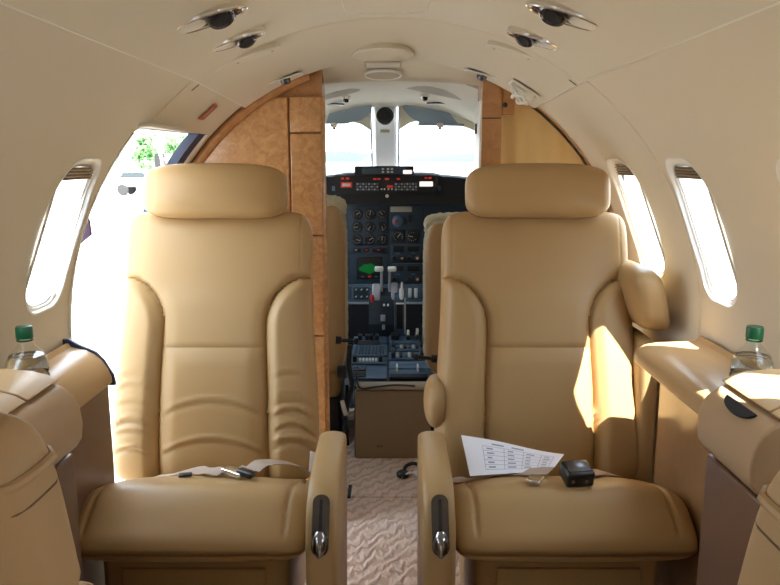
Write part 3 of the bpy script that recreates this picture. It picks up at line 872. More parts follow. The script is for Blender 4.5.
# ------------------------------------------------------------------ ceiling fittings
FLAT = [1.0]
def frame_at(px, py, off=.011):
    p = on_shell(px, py); nrm = Vector((-p.x * FLAT[0], 0, ZC - p.z)).normalized(); ey = Vector((0, 1, 0)); ex = ey.cross(nrm).normalized()
    p.x, p.z = p.x + nrm.x * (.004 + off), p.z + nrm.z * (.004 + off)
    if ex.x < 0: ex = -ex
    return p, ex, ey, nrm
def ring_mb(outf, w, h, t, fr, wall=.006, off=Vector((0, 0, 0))):
    o, ex, ey, en = fr; rings = []
    for k in range(9):
        a = 2 * PI * k / 8; ww = wall * (1 - math.cos(a)) / 2; hh_ = t * max(0, math.sin(a)) if k not in (0, 8) else 0
        rings.append([o + off + ex * x + ey * y + en * hh_ for x, y in outf(w - 2 * ww, h - 2 * ww)])
    return MB().loft(rings, caps=False)
def reading_light(px, py, w, h, s, label):
    w *= 1.3; h *= 1.35
    fr = frame_at(px, py); o, ex, ey, en = fr
    t = thing('air_vent', label, 'air vent', tuple(o), 'swivelling vents in the ceiling'); z = Vector((0, 0, 0)); f = (z, ex, ey, en)
    MB().prism(oval(w * .985, h * .985), .037, (z - en * .036, ex, ey, en)).build('housing', M['headliner'], t)
    MB().prism(oval(w * .90, h * .86), .002, (z + en * .0002, ex, ey, en)).build('recess', M['darkmetal'], t)
    ring_mb(lambda a, b: oval(a, b), w, h, .006, f, .007).build('trim_ring', M['chrome'], t)
    # smooth lens half towards the wall
    c = ex * (s * w * .24)
    rot = Matrix((ex, ey, en)).transposed()
    k = h * .40
    MB().lathe([(0, .007), (k * .5, .0065), (k * .9, .004), (k, .001), (0, .001)], c, 24, rot).build('lens', M['offwhite'], t)
    # swivel barrel
    c = -ex * (s * w * .14) - en * .006; a = (en * .9 - ey * .35 - ex * s * .2).normalized(); b = a.cross(ey).normalized(); d = a.cross(b)
    rot = Matrix((b, d, a)).transposed()
    q = h * .33
    MB().lathe([(0, 0), (q, 0), (q * 1.06, .004), (q * .98, .009), (q, .012), (q * .92, .018), (q * .8, .020), (q * .7, .017), (0, .015)], c, 24, rot).build('barrel', M['darkmetal'], t)
    MB().lathe([(0, 0), (q * .62, 0), (q * .55, .003), (0, .003)], c + a * .0165, 20, rot).build('nozzle', M['matteblack'], t)
FLAT[0] = .7
reading_light(205, 10, .112, .060, -1, 'large chrome rimmed swivel vent nearest on the left of the ceiling')
reading_light(234, 33, .094, .050, -1, 'smaller chrome rimmed swivel vent beyond the largest one on the left')
reading_light(569, 7, .112, .060, 1, 'large chrome rimmed swivel vent nearest on the right of the ceiling')
reading_light(537, 32, .094, .050, 1, 'smaller chrome rimmed swivel vent beyond the largest one on the right')
def cover(px, py, w, h, label, nm='oval_cover', m='headliner', cat='cover', ring=None, shape=oval):
    o, ex, ey, en = frame_at(px, py, .010 + w * w / 6); t = thing(nm, label, cat, tuple(o)); z = Vector((0, 0, 0))
    MB().prism(shape(w, h), .023, (z - en * .02, ex, ey, en)).build('plate', M[m], t)
    ring_mb(shape, w * 1.05, h * 1.08, .0035, (z, ex, ey, en), .005).build('rim', M[ring or 'offwhite'], t)
    return t, (ex, ey, en)
t, (ex, ey, en) = cover(252, 48, .120, .060, 'blank oval light cover left of centre beyond the two swivel vents', cat='cover')
for sgn in (-1, 1): MB().lathe([(0, 0), (.003, 0), (.003, .003), (0, .003)], ex * sgn * .042 + en * .003, 10, Matrix((ex, ey, en)).transposed()).build('screw', M['chrome'], t)
t, (ex, ey, en) = cover(514, 45, .120, .060, 'blank oval light cover right of centre beyond the two swivel vents', cat='cover')
for sgn in (-1, 1): MB().lathe([(0, 0), (.003, 0), (.003, .003), (0, .003)], ex * sgn * .042 + en * .003, 10, Matrix((ex, ey, en)).transposed()).build('screw', M['chrome'], t)
def slim(px, py, s, label):
    o, ex, ey, en = frame_at(px, py); z = Vector((0, 0, 0))
    t = thing('aisle_light', label, 'light', tuple(o)); rot = Matrix((ex, ey, en)).transposed()
    MB().prism(rrect(.104, .026, .012), .002, (z, ex, ey, en)).build('plate', M['chrome'], t)
    ring_mb(lambda a, b: rrect(a, b, min(a, b) * .48), .108, .032, .004, (z, ex, ey, en), .005).build('trim_ring', M['offwhite'], t)
    MB().lathe([(0, 0), (.015, 0), (.014, .010), (.010, .016), (0, .014)], z, 20, rot).build('barrel', M['darkmetal'], t)
slim(283, 73, -1, 'small dark slot light on the left just before the burl cabinet')
slim(484, 69, 1, 'small dark slot light on the right just before the bulkhead column')
cover(383, 48, .160, .25, 'large oval dome cover on the ceiling centre before the cockpit', nm='dome_cover', cat='cover')
FLAT[0] = 1.0
# centre light panel above the aisle
cover(385, -12, .165, .26, 'rounded rectangular ceiling panel at the top edge of the view', nm='ceiling_panel', cat='panel', shape=lambda w, h: rrect(w, h, .03))
# header fittings
p = at(383, 60, BULK + .015)
g = thing('speaker_grille', 'small rectangular grey grille on the header over the cockpit opening', 'grille', (p.x, BULK + .003, 1.430))
nn = Vector((0, -.55, -.83)).normalized(); eyy = Vector((0, .83, -.55))
MB().prism(rrect(.106, .022, .004), .004, ((0, .010, -.008), (1, 0, 0), eyy, nn)).build('frame', M['beigepanel'], g)
for k in range(4): MB().prism([(-.048, -.007 + k * .0045), (.048, -.007 + k * .0045), (.048, -.005 + k * .0045), (-.048, -.005 + k * .0045)], .001, (Vector((0, .010, -.008)) + nn * .004, (1, 0, 0), eyy, nn)).build('slat', M['offwhite'], g)
hp_ = thing('header_light', 'flat oval light with a white rim on the header above the cockpit opening', 'light', (at(383, 72, BULK + .06).x, BULK + .058, 1.400))
nn = Vector((0, -.50, -.87)).normalized(); eyy = Vector((0, .87, -.50))
MB().prism(oval(.100, .040), .004, (nn * .002, (1, 0, 0), eyy, nn)).build('lens', M['beigepanel'], hp_)
ring_mb(lambda a, b: oval(a, b), .112, .050, .007, (nn * .002, Vector((1, 0, 0)), eyy, nn), .007).build('rim', M['white'], hp_)
# red exit placard
o, ex, ey, en = frame_at(208, 112, -.0035)
pl = MB().prism(rrect(.056, .050, .003), .0015, ((0, 0, 0), ex, ey, en)).build('exit_placard', M['placard'], None, smooth=False, loc=o)
tag(pl, 'small red placard on the liner above the entry door', 'sign')
MB().prism(rrect(.036, .010, .001), .0006, (en * .0015, ex, ey, en)).build('print', M['beigepanel'], pl, smooth=False)
# oxygen mask hatch with white tubing
o, ex, ey, en = frame_at(527, 84)
ox = thing('oxygen_mask_hatch', 'white coiled tubing hanging from an open hatch above the right column', 'oxygen mask', tuple(o))
f = (Vector((0, 0, 0)), ex, ey, en)
ring_mb(lambda a, b: rrect(a, b, .004), .088, .075, .006, f, .008).build('hatch_frame', M['offwhite'], ox)
MB().prism(rrect(.074, .060, .003), .001, f).build('recess', M['beigepanel'], ox)
for k, (a0, r0) in enumerate(((0, .020), (1.3, .016), (2.4, .022), (3.6, .014))):
    pts = []
    for i in range(26):
        w = a0 + 1.65 * PI * i / 25
        pts.append(ex * (r0 * math.cos(w) + .006 * (k - 1.5)) + ey * (.022 * math.sin(w * .9) - .018) + en * (.012 + .016 * math.sin(w + k) ** 2 + .004 * k))
    MB().tube(pts, .0035, 8).build('tubing', M['white'], ox)
MB().lathe([(0, 0), (.013, 0), (.016, .010), (.014, .022), (0, .024)], ey * -.030 + en * .004 + ex * .018, 16, Matrix((ex, ey, en)).transposed()).build('mask_cup', M['offwhite'], ox)
# screws at the seam joint
for px, py, sd_ in ((577, 77, 'right'), (191, 82, 'left')):
    o, ex, ey, en = frame_at(px, py)
    q = MB().prism(rrect(.022, .006, .002), .001, ((0, 0, 0), ex, ey, en)).build('seam_clip', M['seam'], None, loc=o)
    tag(q, 'tiny dark clip where the %s ceiling seam meets the cabin joint' % sd_, 'clip')

# ------------------------------------------------------------------ cockpit
# liner shell
def cs(Y):
    k = (Y - 2.33) / (3.62 - 2.33); return .700 + .30 * k, .715 - .315 * k
rings = []
for i in range(15):
    Y = 2.33 + (3.62 - 2.33) * i / 14; R, zc = cs(Y)
    a = [Vector((R * math.cos(w), Y, zc + R * math.sin(w))) for w in [math.radians(38 + 104 * j / 30) for j in range(31)]]
    b = [Vector((p.x * (R + .03) / R, Y, zc + (p.z - zc) * (R + .03) / R)) for p in a]
    rings.append(a + b[::-1])
struct(MB().loft(rings).build('ceiling', M['cockpit_liner']))
for s, nm in ((-1, 'wall_left'), (1, 'wall_right')):
    rings = []
    for Y in (2.33, 3.0, 3.62, 4.3):
        rings.append([Vector((s * x, Y, z)) for x, z in ((.70, -.04), (.70, .86 if Y > 2.9 and s < 0 else 1.17), (.73, .86 if Y > 2.9 and s < 0 else 1.17), (.73, -.04))])  # unseen walls: right one raised to block sun, left kept low for light
    struct(MB().loft(rings).build(nm, M['matteblack'], smooth=False))
    struct(MB().loft([[Vector((s * x, Y, z)) for x, z in ((.55, .95), (.70, .95), (.70, 1.16), (.55, 1.16))] for Y in (2.34, 2.5)]).build(nm, M['cockpit_liner'], smooth=False))
struct(MB().box((0, 4.32, .45), (1.4, .03, .9)).build('wall_front', M['matteblack'], smooth=False))
struct(MB().box((0, 3.85, -.02), (1.4, 1.05, .04)).build('floor', M['matteblack'], smooth=False))  # matte black floor and firewall paint in the dark of the footwell
# overhead liner details
def cock_pt(px, py):
    d = ray(px, py); lo, hi = 2.35, 3.6
    for _ in range(40):
        m = (lo + hi) / 2; p = d * (m / d.y); R, zc = cs(m)
        if math.hypot(p.x, EYE + p.z - zc) > R: hi = m
        else: lo = m
    p = d * (lo / d.y); return Vector((p.x, p.y, EYE + p.z))
for (px, py, w_, h_, lab) in ((435, 90, .26, .16, 'right'), (338, 93, .16, .12, 'left')):
    p = cock_pt(px, py); R, zc = cs(p.y); nrm = Vector((-p.x, 0, zc - p.z)).normalized(); ey_ = Vector((0, 1, -.05)); ex_ = Vector((nrm.z * -1, 0, nrm.x)); ex_ = ex_ if ex_.x > 0 else -ex_
    o = MB().prism(rrect(w_, h_, .03), .004, ((0, 0, 0), ex_, ey_, nrm)).build('overhead_panel', M['beigepanel'], None, loc=p)
    tag(o, 'beige soft panel on the %s half of the cockpit ceiling' % lab, 'panel')
for (px, py, lab) in ((346, 96, 'left'), (425, 94, 'right')):
    p = cock_pt(px, py)
    t = thing('map_light', 'small chrome map light on the %s of the cockpit ceiling' % lab, 'light', tuple(p))
    MB().lathe([(0, 0), (.018, 0), (.016, -.012), (0, -.014)], (0, 0, 0), 18).build('housing', M['chrome'], t)
    MB().lathe([(0, 0), (.011, 0), (.010, -.010), (0, -.010)], (0, -.004, -.012), 16, rx(.5)).build('bulb_tube', M['darkmetal'], t)
for (px, py, lab) in ((334, 103, 'left'), (437, 102, 'right')):
    p = cock_pt(px, py); p.z -= .002
    o = MB().prism(oval(.085, .05), -.006, ((0, 0, 0), (1, 0, 0), (0, 1, 0), (0, 0, 1))).build('air_outlet', M['black'], None, loc=p)
    tag(o, 'dark oval air outlet on the %s of the cockpit ceiling above the visor' % lab, 'air outlet')

# windshield: centre post, sill, panes
GT, GB = 3.62, 4.22
def wpt(px, py, k): return at(px, py, GT + (GB - GT) * k)
cp_ = []
zt = at(385, 104, GT).z; zb = at(385, 168, GB).z
rings = []
for k in range(9):
    a = k / 8; Y = GT + (GB - GT) * a; z = zt + (zb - zt) * a; hw_ = .058 + .004 * a
    rings.append([Vector((-.025 - hw_, Y, z)), Vector((-.025 - hw_ * .8, Y - .035, z)), Vector((-.025 + hw_ * .8, Y - .035, z)), Vector((-.025 + hw_, Y, z)), Vector((-.025 + hw_ * .6, Y + .05, z)), Vector((-.025 - hw_ * .6, Y + .05, z))])
struct(MB().loft(rings).build('trim_3', M['white'], smooth=False))
for s in (-1, 1):
    rings = []
    for k in range(9):
        a = k / 8; Y = GT + (GB - GT) * a; z = zt + (zb - zt) * a; xx = -.025 + s * (.068 + .004 * a)
        rings.append([Vector((xx - .005, Y - .028, z)), Vector((xx + .005, Y - .028, z)), Vector((xx + .005, Y + .04, z)), Vector((xx - .005, Y + .04, z))])
    struct(MB().loft(rings).build('trim_4', M['strutgrey'], smooth=False))
    x0_, x1_ = -.025 + s * .07, s * .62
    struct(MB().loft([[Vector((x0_, GT + .02, zt)), Vector((x1_, GT - .15, zt - .075)), Vector((x1_, GT - .15, zt - .069)), Vector((x0_, GT + .02, zt + .006))],
                      [Vector((x0_, GB + .02, zb)), Vector((x1_, GB - .35, zb - .08)), Vector((x1_, GB - .35, zb - .074)), Vector((x0_, GB + .02, zb + .006))]]).build('window_%d' % (30 + s), M['pane'], smooth=False))
    # brow: liner between ceiling edge and glass, with flared gusset beside the post
    rings = []
    for i in range(13):
        a = i / 12; x = x0_ + (x1_ - x0_) * a
        R, zc = cs(3.62); zz_ = zc + math.sqrt(max(.01, R * R - x * x)) if abs(x) < R else zc
        dr = .075 * math.exp(-a * 7) + .03
        rings.append([Vector((x, 3.60 - .10 * a, zz_ + .02)), Vector((x, 3.60 - .10 * a, zz_ - dr)), Vector((x, 3.66 - .10 * a, zz_ - dr)), Vector((x, 3.66 - .10 * a, zz_ + .03))])
    struct(MB().loft(rings).build('trim_5', M['cockpit_liner'], smooth=False))
# round standby compass
c = at(385, 116, 3.57)
k_ = thing('standby_compass', 'round black standby compass at the top of the windshield post', 'compass', tuple(c))
MB().lathe([(0, -.05), (.030, -.045), (.040, -.02), (.042, 0), (.040, .008), (.034, .010), (.033, .004), (0, .004)], (0, 0, 0), 32, TOY).build('housing', M['black'], k_)
MB().lathe([(0, 0), (.020, 0), (.018, .003), (0, .003)], (0, -.004, 0), 24, TOY).build('glass', M['darkglass'], k_)
q = at(385, 131, 3.66)
o = MB().box((0, 0, 0), (.052, .006, .020), .002).build('correction_card', M['offwhite'], None, loc=q); tag(o, 'small framed card below the compass on the windshield post', 'card')
MB().box((0, -.004, 0), (.040, .002, .010)).build('card_print', M['beigepanel'], o, smooth=False)
# sun visors
def visor(pts, Y, lab, clamp):
    c = at(*pts[0], Y); t = thing('sun_visor', 'blue tinted sun visor folded at the top %s of the windshield' % lab, 'visor', tuple(c))
    out = [at(a, b, Y) - c for a, b in pts]; n = len(out)
    MB().prism([(p.x, p.z) for p in out], .008, ((0, 0, 0), (1, 0, 0), (0, 0, 1), (0, .94, .34))).build('visor_blade', M['bluevisor'], t, smooth=False)
    top = sorted(out, key=lambda p: p.x)
    a = at(*clamp, Y - .02) - c
    MB().box(a, (.030, .03, .022), .004).build('clamp', M['chrome'], t)
    MB().tube([a + Vector((0, 0, .0)), a + Vector((.0, .0, -.022))], .006, 8).build('clamp_knob', M['darkmetal'], t)
    MB().box((at(*pts[1], Y) + at(*pts[2], Y)) / 2 - c - Vector((0, .012, .005)), (.05, .006, .03), .002, ry(.4)).build('label_plate', M['strutgrey'], t)
    return t
visor([(326, 124), (330, 110), (350, 103), (372, 103), (372, 112), (362, 120), (345, 124)], 3.50, 'left', (334, 125))
visor([(402, 108), (406, 104), (432, 104), (447, 110), (458, 124), (420, 123), (410, 117)], 3.50, 'right', (440, 125))
o = MB().tube([at(418, 124, 3.48), at(464, 125, 3.48)], .006, 8).build('visor_rail', M['bluevisor']); tag(o, 'thin blue grey rail under the right sun visor', 'rail')

# instrument panel ----------------------------------------------------------
PY = 3.75
ip = thing('instrument_panel', 'dark blue grey cockpit instrument panel with gauges and a green radar screen', 'instrument panel', (0, PY, 0))
def pp(px, py, d=0): v = at(px, py, PY - d); return Vector((v.x, -d, v.z))
S = PY / F   # metres per pixel near the panel plane
z0 = pp(390, 303).z; z1 = pp(390, 178).z
MB().box((0, .02, (z0 + z1) / 2), (1.25, .04, z1 - z0), .004).build('board', M['panel'], ip)
def pbox(x0, y0, x1, y1, d, m, name, parent=ip, th=.012, bev=.002):
    a = pp(x0, y1, d); b = pp(x1, y0, d)
    o = MB().box(((a.x + b.x) / 2, -d + th / 2 - .0005, (a.z + b.z) / 2), (b.x - a.x, th, b.z - a.z), bev).build(name, M[m], parent); return o
pbox(349, 205, 388, 246, .004, 'panel', 'sub_panel'); pbox(349, 246.5, 388, 253, .004, 'panel', 'sub_panel'); pbox(351, 254.5, 388, 283, .004, 'panel', 'sub_panel')
pbox(389.5, 205, 424, 229, .004, 'panel', 'sub_panel'); pbox(390.5, 229.8, 404.6, 243.5, .004, 'panel', 'sub_panel'); pbox(405.4, 229.8, 419.5, 243.5, .004, 'panel', 'sub_panel')
pbox(391, 245, 423, 262, .006, 'panel', 'radio_panel'); pbox(391, 263.5, 423, 283, .006, 'panel', 'radio_panel')
def gauge(px, py, r, kind=0):
    p = pp(px, py, .004); R = r * S
    b = MB().lathe([(0, 0), (R, 0), (R, .008), (R * .88, .010), (R * .84, .004), (0, .004)], (p.x, -.004, p.z), 28, TOY).build('gauge', M['black'], ip)
    MB().lathe([(0, 0), (R * .82, 0), (0, .0005)], (p.x, -.0085, p.z), 28, TOY).build('dial', M['dial'], b)
    mb = MB()
    for k in range(10):
        a = math.radians(-40 + 28 * k) + kind
        mb.box((p.x + math.cos(a) * R * .68, -.0095, p.z + math.sin(a) * R * .68), (R * .16, .0008, R * .08), 0, ry(-a))
    mb.build('tick_marks', M['dialwhite'], b, smooth=False)
    a = .5 + kind * 1.3
    MB().box((p.x + math.cos(a) * R * .22, -.0105, p.z + math.sin(a) * R * .22), (R * .75, .0012, R * .12), 0, ry(-a)).build('needle', M['dialwhite'], b, smooth=False)
i = 0
for y in (214, 227, 239.5):
    for x in (357, 370, 382): gauge(x, y, 5.4 if x < 380 else 5.0, i * .7); i += 1
gauge(398, 236.5, 6.2, .3); gauge(412, 236.5, 6.2, 1.9)
pbox(390.5, 206.5, 412, 212, .008, 'beigepanel', 'name_plate')
p = pp(398, 221, .01)
MB().lathe([(0, 0), (.030, 0), (.028, .018), (.020, .024), (0, .024)], (p.x, -.006, p.z), 24, TOY).build('selector_knob', M['panel_lt'], ip)
MB().box((p.x - .015, -.034, p.z), (.012, .006, .02), .002).build('red_mark', M['red'], ip)
p = pp(409, 219, .01); MB().box((p.x, -.012, p.z), (.012, .012, .035), .003).build('toggle', M['black'], ip)
for (a, b, c_, d_) in ((353, 248.2, 361, 252), (364, 248.2, 369, 252), (372, 248.2, 385, 252)):
    pbox(a, b, c_, d_, .008, 'dial', 'readout')
for x, m in ((356, 'dialwhite'), (366.5, 'redlamp'), (378.5, 'redlamp')):
    p = pp(x, 250, .010); MB().box((p.x, -.0105, p.z), (.012, .001, .006)).build('readout_mark', M[m], ip, smooth=False)
# radar
rd = pbox(357, 257, 382.5, 279.5, .012, 'black', 'radar_display', th=.02, bev=.006)
p = pp(369.5, 270, .012)
V = [(p.x - .003 + .050 * math.cos(a) * (1 + .06 * math.sin(7 * a)), -.0135, p.z - .002 + .034 * math.sin(a) * (1 + .08 * math.cos(9 * a))) for a in [PI * i / 24 for i in range(25)]] + [(p.x, -.0135, p.z - .02)]
mesh_obj('radar_sweep', V, [tuple(range(len(V)))], M['greenscreen'], rd, False)
for k in range(3): MB().box((p.x - .035 + .035 * k, -.0138, p.z - .034), (.016, .001, .008)).build('screen_text', M['redlamp' if k == 1 else 'panel_lt'], rd, smooth=False)
# radios
for yy, (xa, xb) in ((249, (393, 404)), (249, (407.5, 419.5)), (268.5, (397, 404)), (268.5, (407.5, 419.5))):
    b = pbox(xa, yy - 2.8, xb, yy + 2.8, .010, 'dial', 'radio_display')
for yy in (258, 279):
    for x, m in ((394.5, 'black'), (402, 'orange'), (409.5, 'black'), (417.3, 'orange')):
        if yy == 279 and x == 402: continue
        p = pp(x, yy, .01)
        b = MB().lathe([(0, 0), (.012, 0), (.011, .014), (0, .015)], (p.x, -.006, p.z), 18, TOY).build('tuning_knob', M['black'], ip)
        if m == 'orange': MB().lathe([(0, 0), (.007, 0), (.0065, .006), (0, .006)], (p.x, -.021, p.z), 16, TOY).build('inner_knob', M['orange'], b)
    for x in (398, 413):
        p = pp(x, yy - 4.6, .01); MB().box((p.x, -.0075, p.z), (.022, .002, .005)).build('legend', M['panel_lt'], ip, smooth=False)
# switch ledge under the panel
sl = thing('switch_ledge', 'light blue grey switch strip along the bottom of the instrument panel', 'switch panel', (0, PY, 0))
a = pp(345, 302, .04); b = pp(426, 285, .04)
MB().box((0, -.02, (a.z + b.z) / 2), (1.0, .035, b.z - a.z), .003).build('strip', M['panel_lt'], sl)
MB().box((0, -.045, a.z - .004), (1.0, .03, .008), .002).build('lip', M['strutgrey'], sl)
pb_ = pp(361, 293.5, .04)
MB().box((pb_.x, -.038, pb_.z), (.078, .006, .066), .003).build('switch_plate', M['panel'], sl)
for yy in (290, 297):
    for x in (355.5, 361, 366.5):
        p = pp(x, yy, .04); MB().tube([(p.x, -.04, p.z), (p.x + .006, -.062, p.z + .008)], .0032, 8).build('toggle', M['offwhite'], sl)
for x in (410, 416):
    p = pp(x, 293, .04); MB().box((p.x, -.040, p.z), (.018, .012, .050), .004).build('rocker', M['white'], sl)
for x in (349.5, 421): 
    p = pp(x, 293, .04); MB().box((p.x, -.038, p.z), (.020, .006, .066), .003).build('switch_plate', M['radio'], sl)
# glareshield ---------------------------------------------------------------
gl = thing('glareshield', 'black glareshield with red warning lamps under the windshield', 'glareshield', (0, 3.55, 0))
def gp(px, py, d=0): v = at(px, py, 3.55 - d); return Vector((v.x, -d, v.z))
def gbox(x0, y0, x1, y1, d, m, name, parent=gl, th=.02, bev=.003):
    a = gp(x0, y1, d); b = gp(x1, y0, d)
    return MB().box(((a.x + b.x) / 2, -d + th / 2, (a.z + b.z) / 2), (b.x - a.x, th, b.z - a.z), bev).build(name, M[m], parent)
rings = []
for i in range(31):
    x = -.62 + 1.24 * i / 30
    top = gp(390, 172).z - .03 * sm(.24, .60, abs(x + .01)) - .012 * sm(.20, .26, abs(x + .01)); bot = gp(390, 204).z + .02 * sm(.3, .6, abs(x))
    rings.append([Vector((x, 0, bot)), Vector((x, -.012, (top + bot) / 2)), Vector((x, 0, top - .01)), Vector((x, .02, top)), Vector((x, .55, top - .03)), Vector((x, .55, top - .06)), Vector((x, .14, bot))])
MB().loft(rings).build('hood', M['matteblack'], gl)
gbox(335, 175, 438, 194, .018, 'matteblack', 'annunciator_panel', th=.03)
gbox(354.5, 166, 414, 175.5, .016, 'matteblack', 'mode_panel', th=.05, bev=.006)
gbox(362, 167.5, 406, 174, .020, 'panel', 'mode_face', th=.008)
for x in (383, 388, 392): 
    for y in (169, 172): gbox(x - 1.2, y - .9, x + 1.2, y + .9, .024, 'dialwhite', 'mode_button', th=.006, bev=.0008)
gbox(403, 170, 412, 174, .024, 'litlabel', 'lit_label', th=.006)
for x, y, w, h in ((342.5, 178.5, 3, 2), (347.5, 178.5, 3, 2), (375, 179, 3, 1.8), (379, 179, 3, 1.8), (387, 179, 4, 2), (398.5, 179, 3.5, 2), (426, 178, 2.5, 2), (430, 178, 3, 2), (390, 186.5, 6, 2.6)):
    gbox(x - w / 2, y - h / 2, x + w / 2, y + h / 2, .022, 'redlamp', 'warning_lamp', th=.006, bev=.001)
gbox(341, 182.3, 352, 187.5, .022, 'redlamp', 'warning_lamp', th=.006, bev=.0015); gbox(342.5, 183.4, 350.5, 186.3, .024, 'dialwhite', 'lamp_legend', th=.003)
gbox(419.5, 181.5, 433, 186.5, .022, 'litlabel', 'lit_label', th=.006)
for (xa, xb) in ((356, 379.5), (394.5, 418)):
    b = gbox(xa, 182.5, xb, 191, .021, 'dial', 'annunciator_block', th=.006)
    for r_ in range(3):
        for c_ in range(8):
            xx = xa + 1.6 + c_ * (xb - xa - 2) / 7.6; yy = 184 + r_ * 2.7
            gbox(xx - .95, yy - .75, xx + .95, yy + .75, .0225, 'panel_lt' if (r_ + c_) % 2 else 'strutgrey', 'legend', parent=b, th=.003, bev=.0005)
for x in (381.5, 384.5, 388.5, 392): gbox(x - .8, 188.3, x + .8, 190, .022, 'dialwhite', 'push_button', th=.004, bev=.0006)
p = gp(387, 196, .02); MB().lathe([(0, 0), (.009, 0), (.008, .010), (0, .011)], (p.x, -.012, p.z), 16, TOY).build('dimmer_knob', M['chrome'], gl)
for x in (334, 439.5): gbox(x - 2, 186, x + 2, 191, .016, 'radio', 'side_button', th=.02, bev=.002)

# centre pedestal -------------------------------------------------------------
pd = thing('centre_pedestal', 'centre pedestal with blue grey radio panels between the pilot seats', 'pedestal', (0, 0, 0))
A_ = at(354, 386, 2.73); B_ = at(432, 386, 2.73); zf = A_.z
xm = (A_.x + B_.x) / 2; hwp = (B_.x - A_.x) / 2
zr_ = at(390, 336, 3.36).z
def pz(Y): return zf + (zr_ - zf) * (Y - 2.73) / (3.36 - 2.73)
def ptop(px, py):
    d = ray(px, py); lo, hi = 2.5, 3.7
    for _ in range(40):
        m = (lo + hi) / 2; z = EYE + d.z * m / d.y
        if z > pz(m): lo = m
        else: hi = m
    return Vector((d.x * lo / d.y, lo, pz(lo)))
rings = []
for Y in (2.745, 3.36):
    rings.append([Vector((xm - hwp, Y, 0.0)), Vector((xm + hwp, Y, 0.0)), Vector((xm + hwp, Y, pz(Y) - .006)), Vector((xm - hwp, Y, pz(Y) - .006))])
MB().loft(rings).build('pedestal_body', M['panel'], pd, smooth=False)
fp = MB().box((xm, 2.737, zf / 2 - .008), (hwp * 2 - .006, .02, zf - .02), .004).build('front_panel', M['peditan'], pd)
for px in (378, 381.5):
    q = at(px, 447, 2.72); MB().lathe([(0, 0), (.005, 0), (.004, .004), (0, .004)], (q.x, 2.727, q.z), 12, TOY).build('screw', M['seam'], pd)
# cream padded rim
MB().tube([(xm - hwp + .01, 2.738, zf - .002), (xm + hwp - .01, 2.738, zf - .002)], .016, 14).build('padded_rim', M['beigepanel'], pd)
MB().tube(smooth_path([at(357, 383, 2.74) + Vector((0, 0, .03)), at(360, 388, 2.70), at(375, 387, 2.70), at(395, 385, 2.70), at(415, 386, 2.71)]), .004, 8).build('cable', M['black'], pd)
def surf_panel(x0, y0, x1, y1, m, name, h=.010, bev=.003, parent=pd, lift=0):
    a = ptop(x0, y1); b = ptop(x1, y1); c_ = ptop(x1, y0); d_ = ptop(x0, y0)
    xx0 = a.x; xx1 = b.x; cy = (a.y + c_.y) / 2; ln = c_.y - a.y; sl_ = math.atan((zr_ - zf) / (3.36 - 2.73))
    return MB().box(((xx0 + xx1) / 2, cy, pz(cy) + h / 2 - .004 + lift), (xx1 - xx0, ln, h + .004), bev, rx(sl_)).build(name, M[m], parent)
L0, L1, R0, R1 = 354, 387, 389, 426
rows_l = [(338, 344, 'radio'), (346, 357, 'radio'), (359, 365, 'radio'), (367, 380, 'radio')]
rows_r = [(337, 345, 'radio'), (346, 352, 'radio'), (353.5, 361, 'radio'), (362.5, 370, 'radio'), (371, 379, 'radio')]
for k, (a, b, m) in enumerate(rows_l):
    dx = (b - 336) * .12
    p_ = surf_panel(L0 - dx, a, L1, b, m, 'radio_panel')
    if k == 0:
        surf_panel(356, 343, 380, 346.5, 'matteblack', 'card_slot', .014, parent=pd)
        for x in (360, 367, 371, 377): surf_panel(x - 2, 339.2, x + 2, 342, 'black', 'rotary_knob', .030, .004)
    if k == 1:
        for c_ in range(9): surf_panel(354.5 + c_ * 3.4, 348, 356.6 + c_ * 3.4, 356, 'panel', 'key', .014, .002)
    if k == 2:
        for c_ in range(6): surf_panel(359 + c_ * 3.2, 361, 361.2 + c_ * 3.2, 363.5, 'white', 'key', .016, .002)
        for x in (354.5, 380.5): surf_panel(x - 2, 360, x + 2, 364, 'black', 'rotary_knob', .034, .004)
    if k == 3:
        surf_panel(353, 368, 366, 373, 'black', 'keypad', .016); surf_panel(353.5, 375, 366, 379, 'black', 'keypad', .016)
        for c_ in range(3): surf_panel(354.5 + c_ * 4, 369.4, 357 + c_ * 4, 371.6, 'panel_lt', 'key', .020, .002)
for k, (a, b, m) in enumerate(rows_r):
    dx = (b - 336) * .12
    surf_panel(R0, a, R1 + dx, b, m, 'radio_panel')
    if k == 0:
        for x in (395, 408, 417): surf_panel(x - (4 if x == 395 else 2), 338, x + (4 if x == 395 else 2), 342, 'black', 'rotary_knob', .03, .005)
        surf_panel(407, 338.5, 409.5, 341, 'white', 'switch', .045, .003); surf_panel(416, 338, 418.6, 340.5, 'white', 'switch', .05, .003)
    if k in (1, 2):
        for c_ in range(8):
            surf_panel(392 + c_ * 4, a + 1.4, 394.6 + c_ * 4, b - 1.6, ('dialwhite', 'black', 'panel_lt')[(c_ + k) % 3], 'key', .016, .002)
        for x in (393, 422): surf_panel(x - 1.8, a + .5, x + 1.8, b - .5, 'black', 'rotary_knob', .034, .004)
    if k == 3: surf_panel(392, 364, 420, 366.5, 'panel_lt', 'display_strip', .012)
    if k == 4:
        surf_panel(390, 376, 428, 379.5, 'matteblack', 'slot', .012)
        for x in (397, 418): surf_panel(x - .9, 370, x + .9, 374, 'white', 'trim_lever', .03, .002)

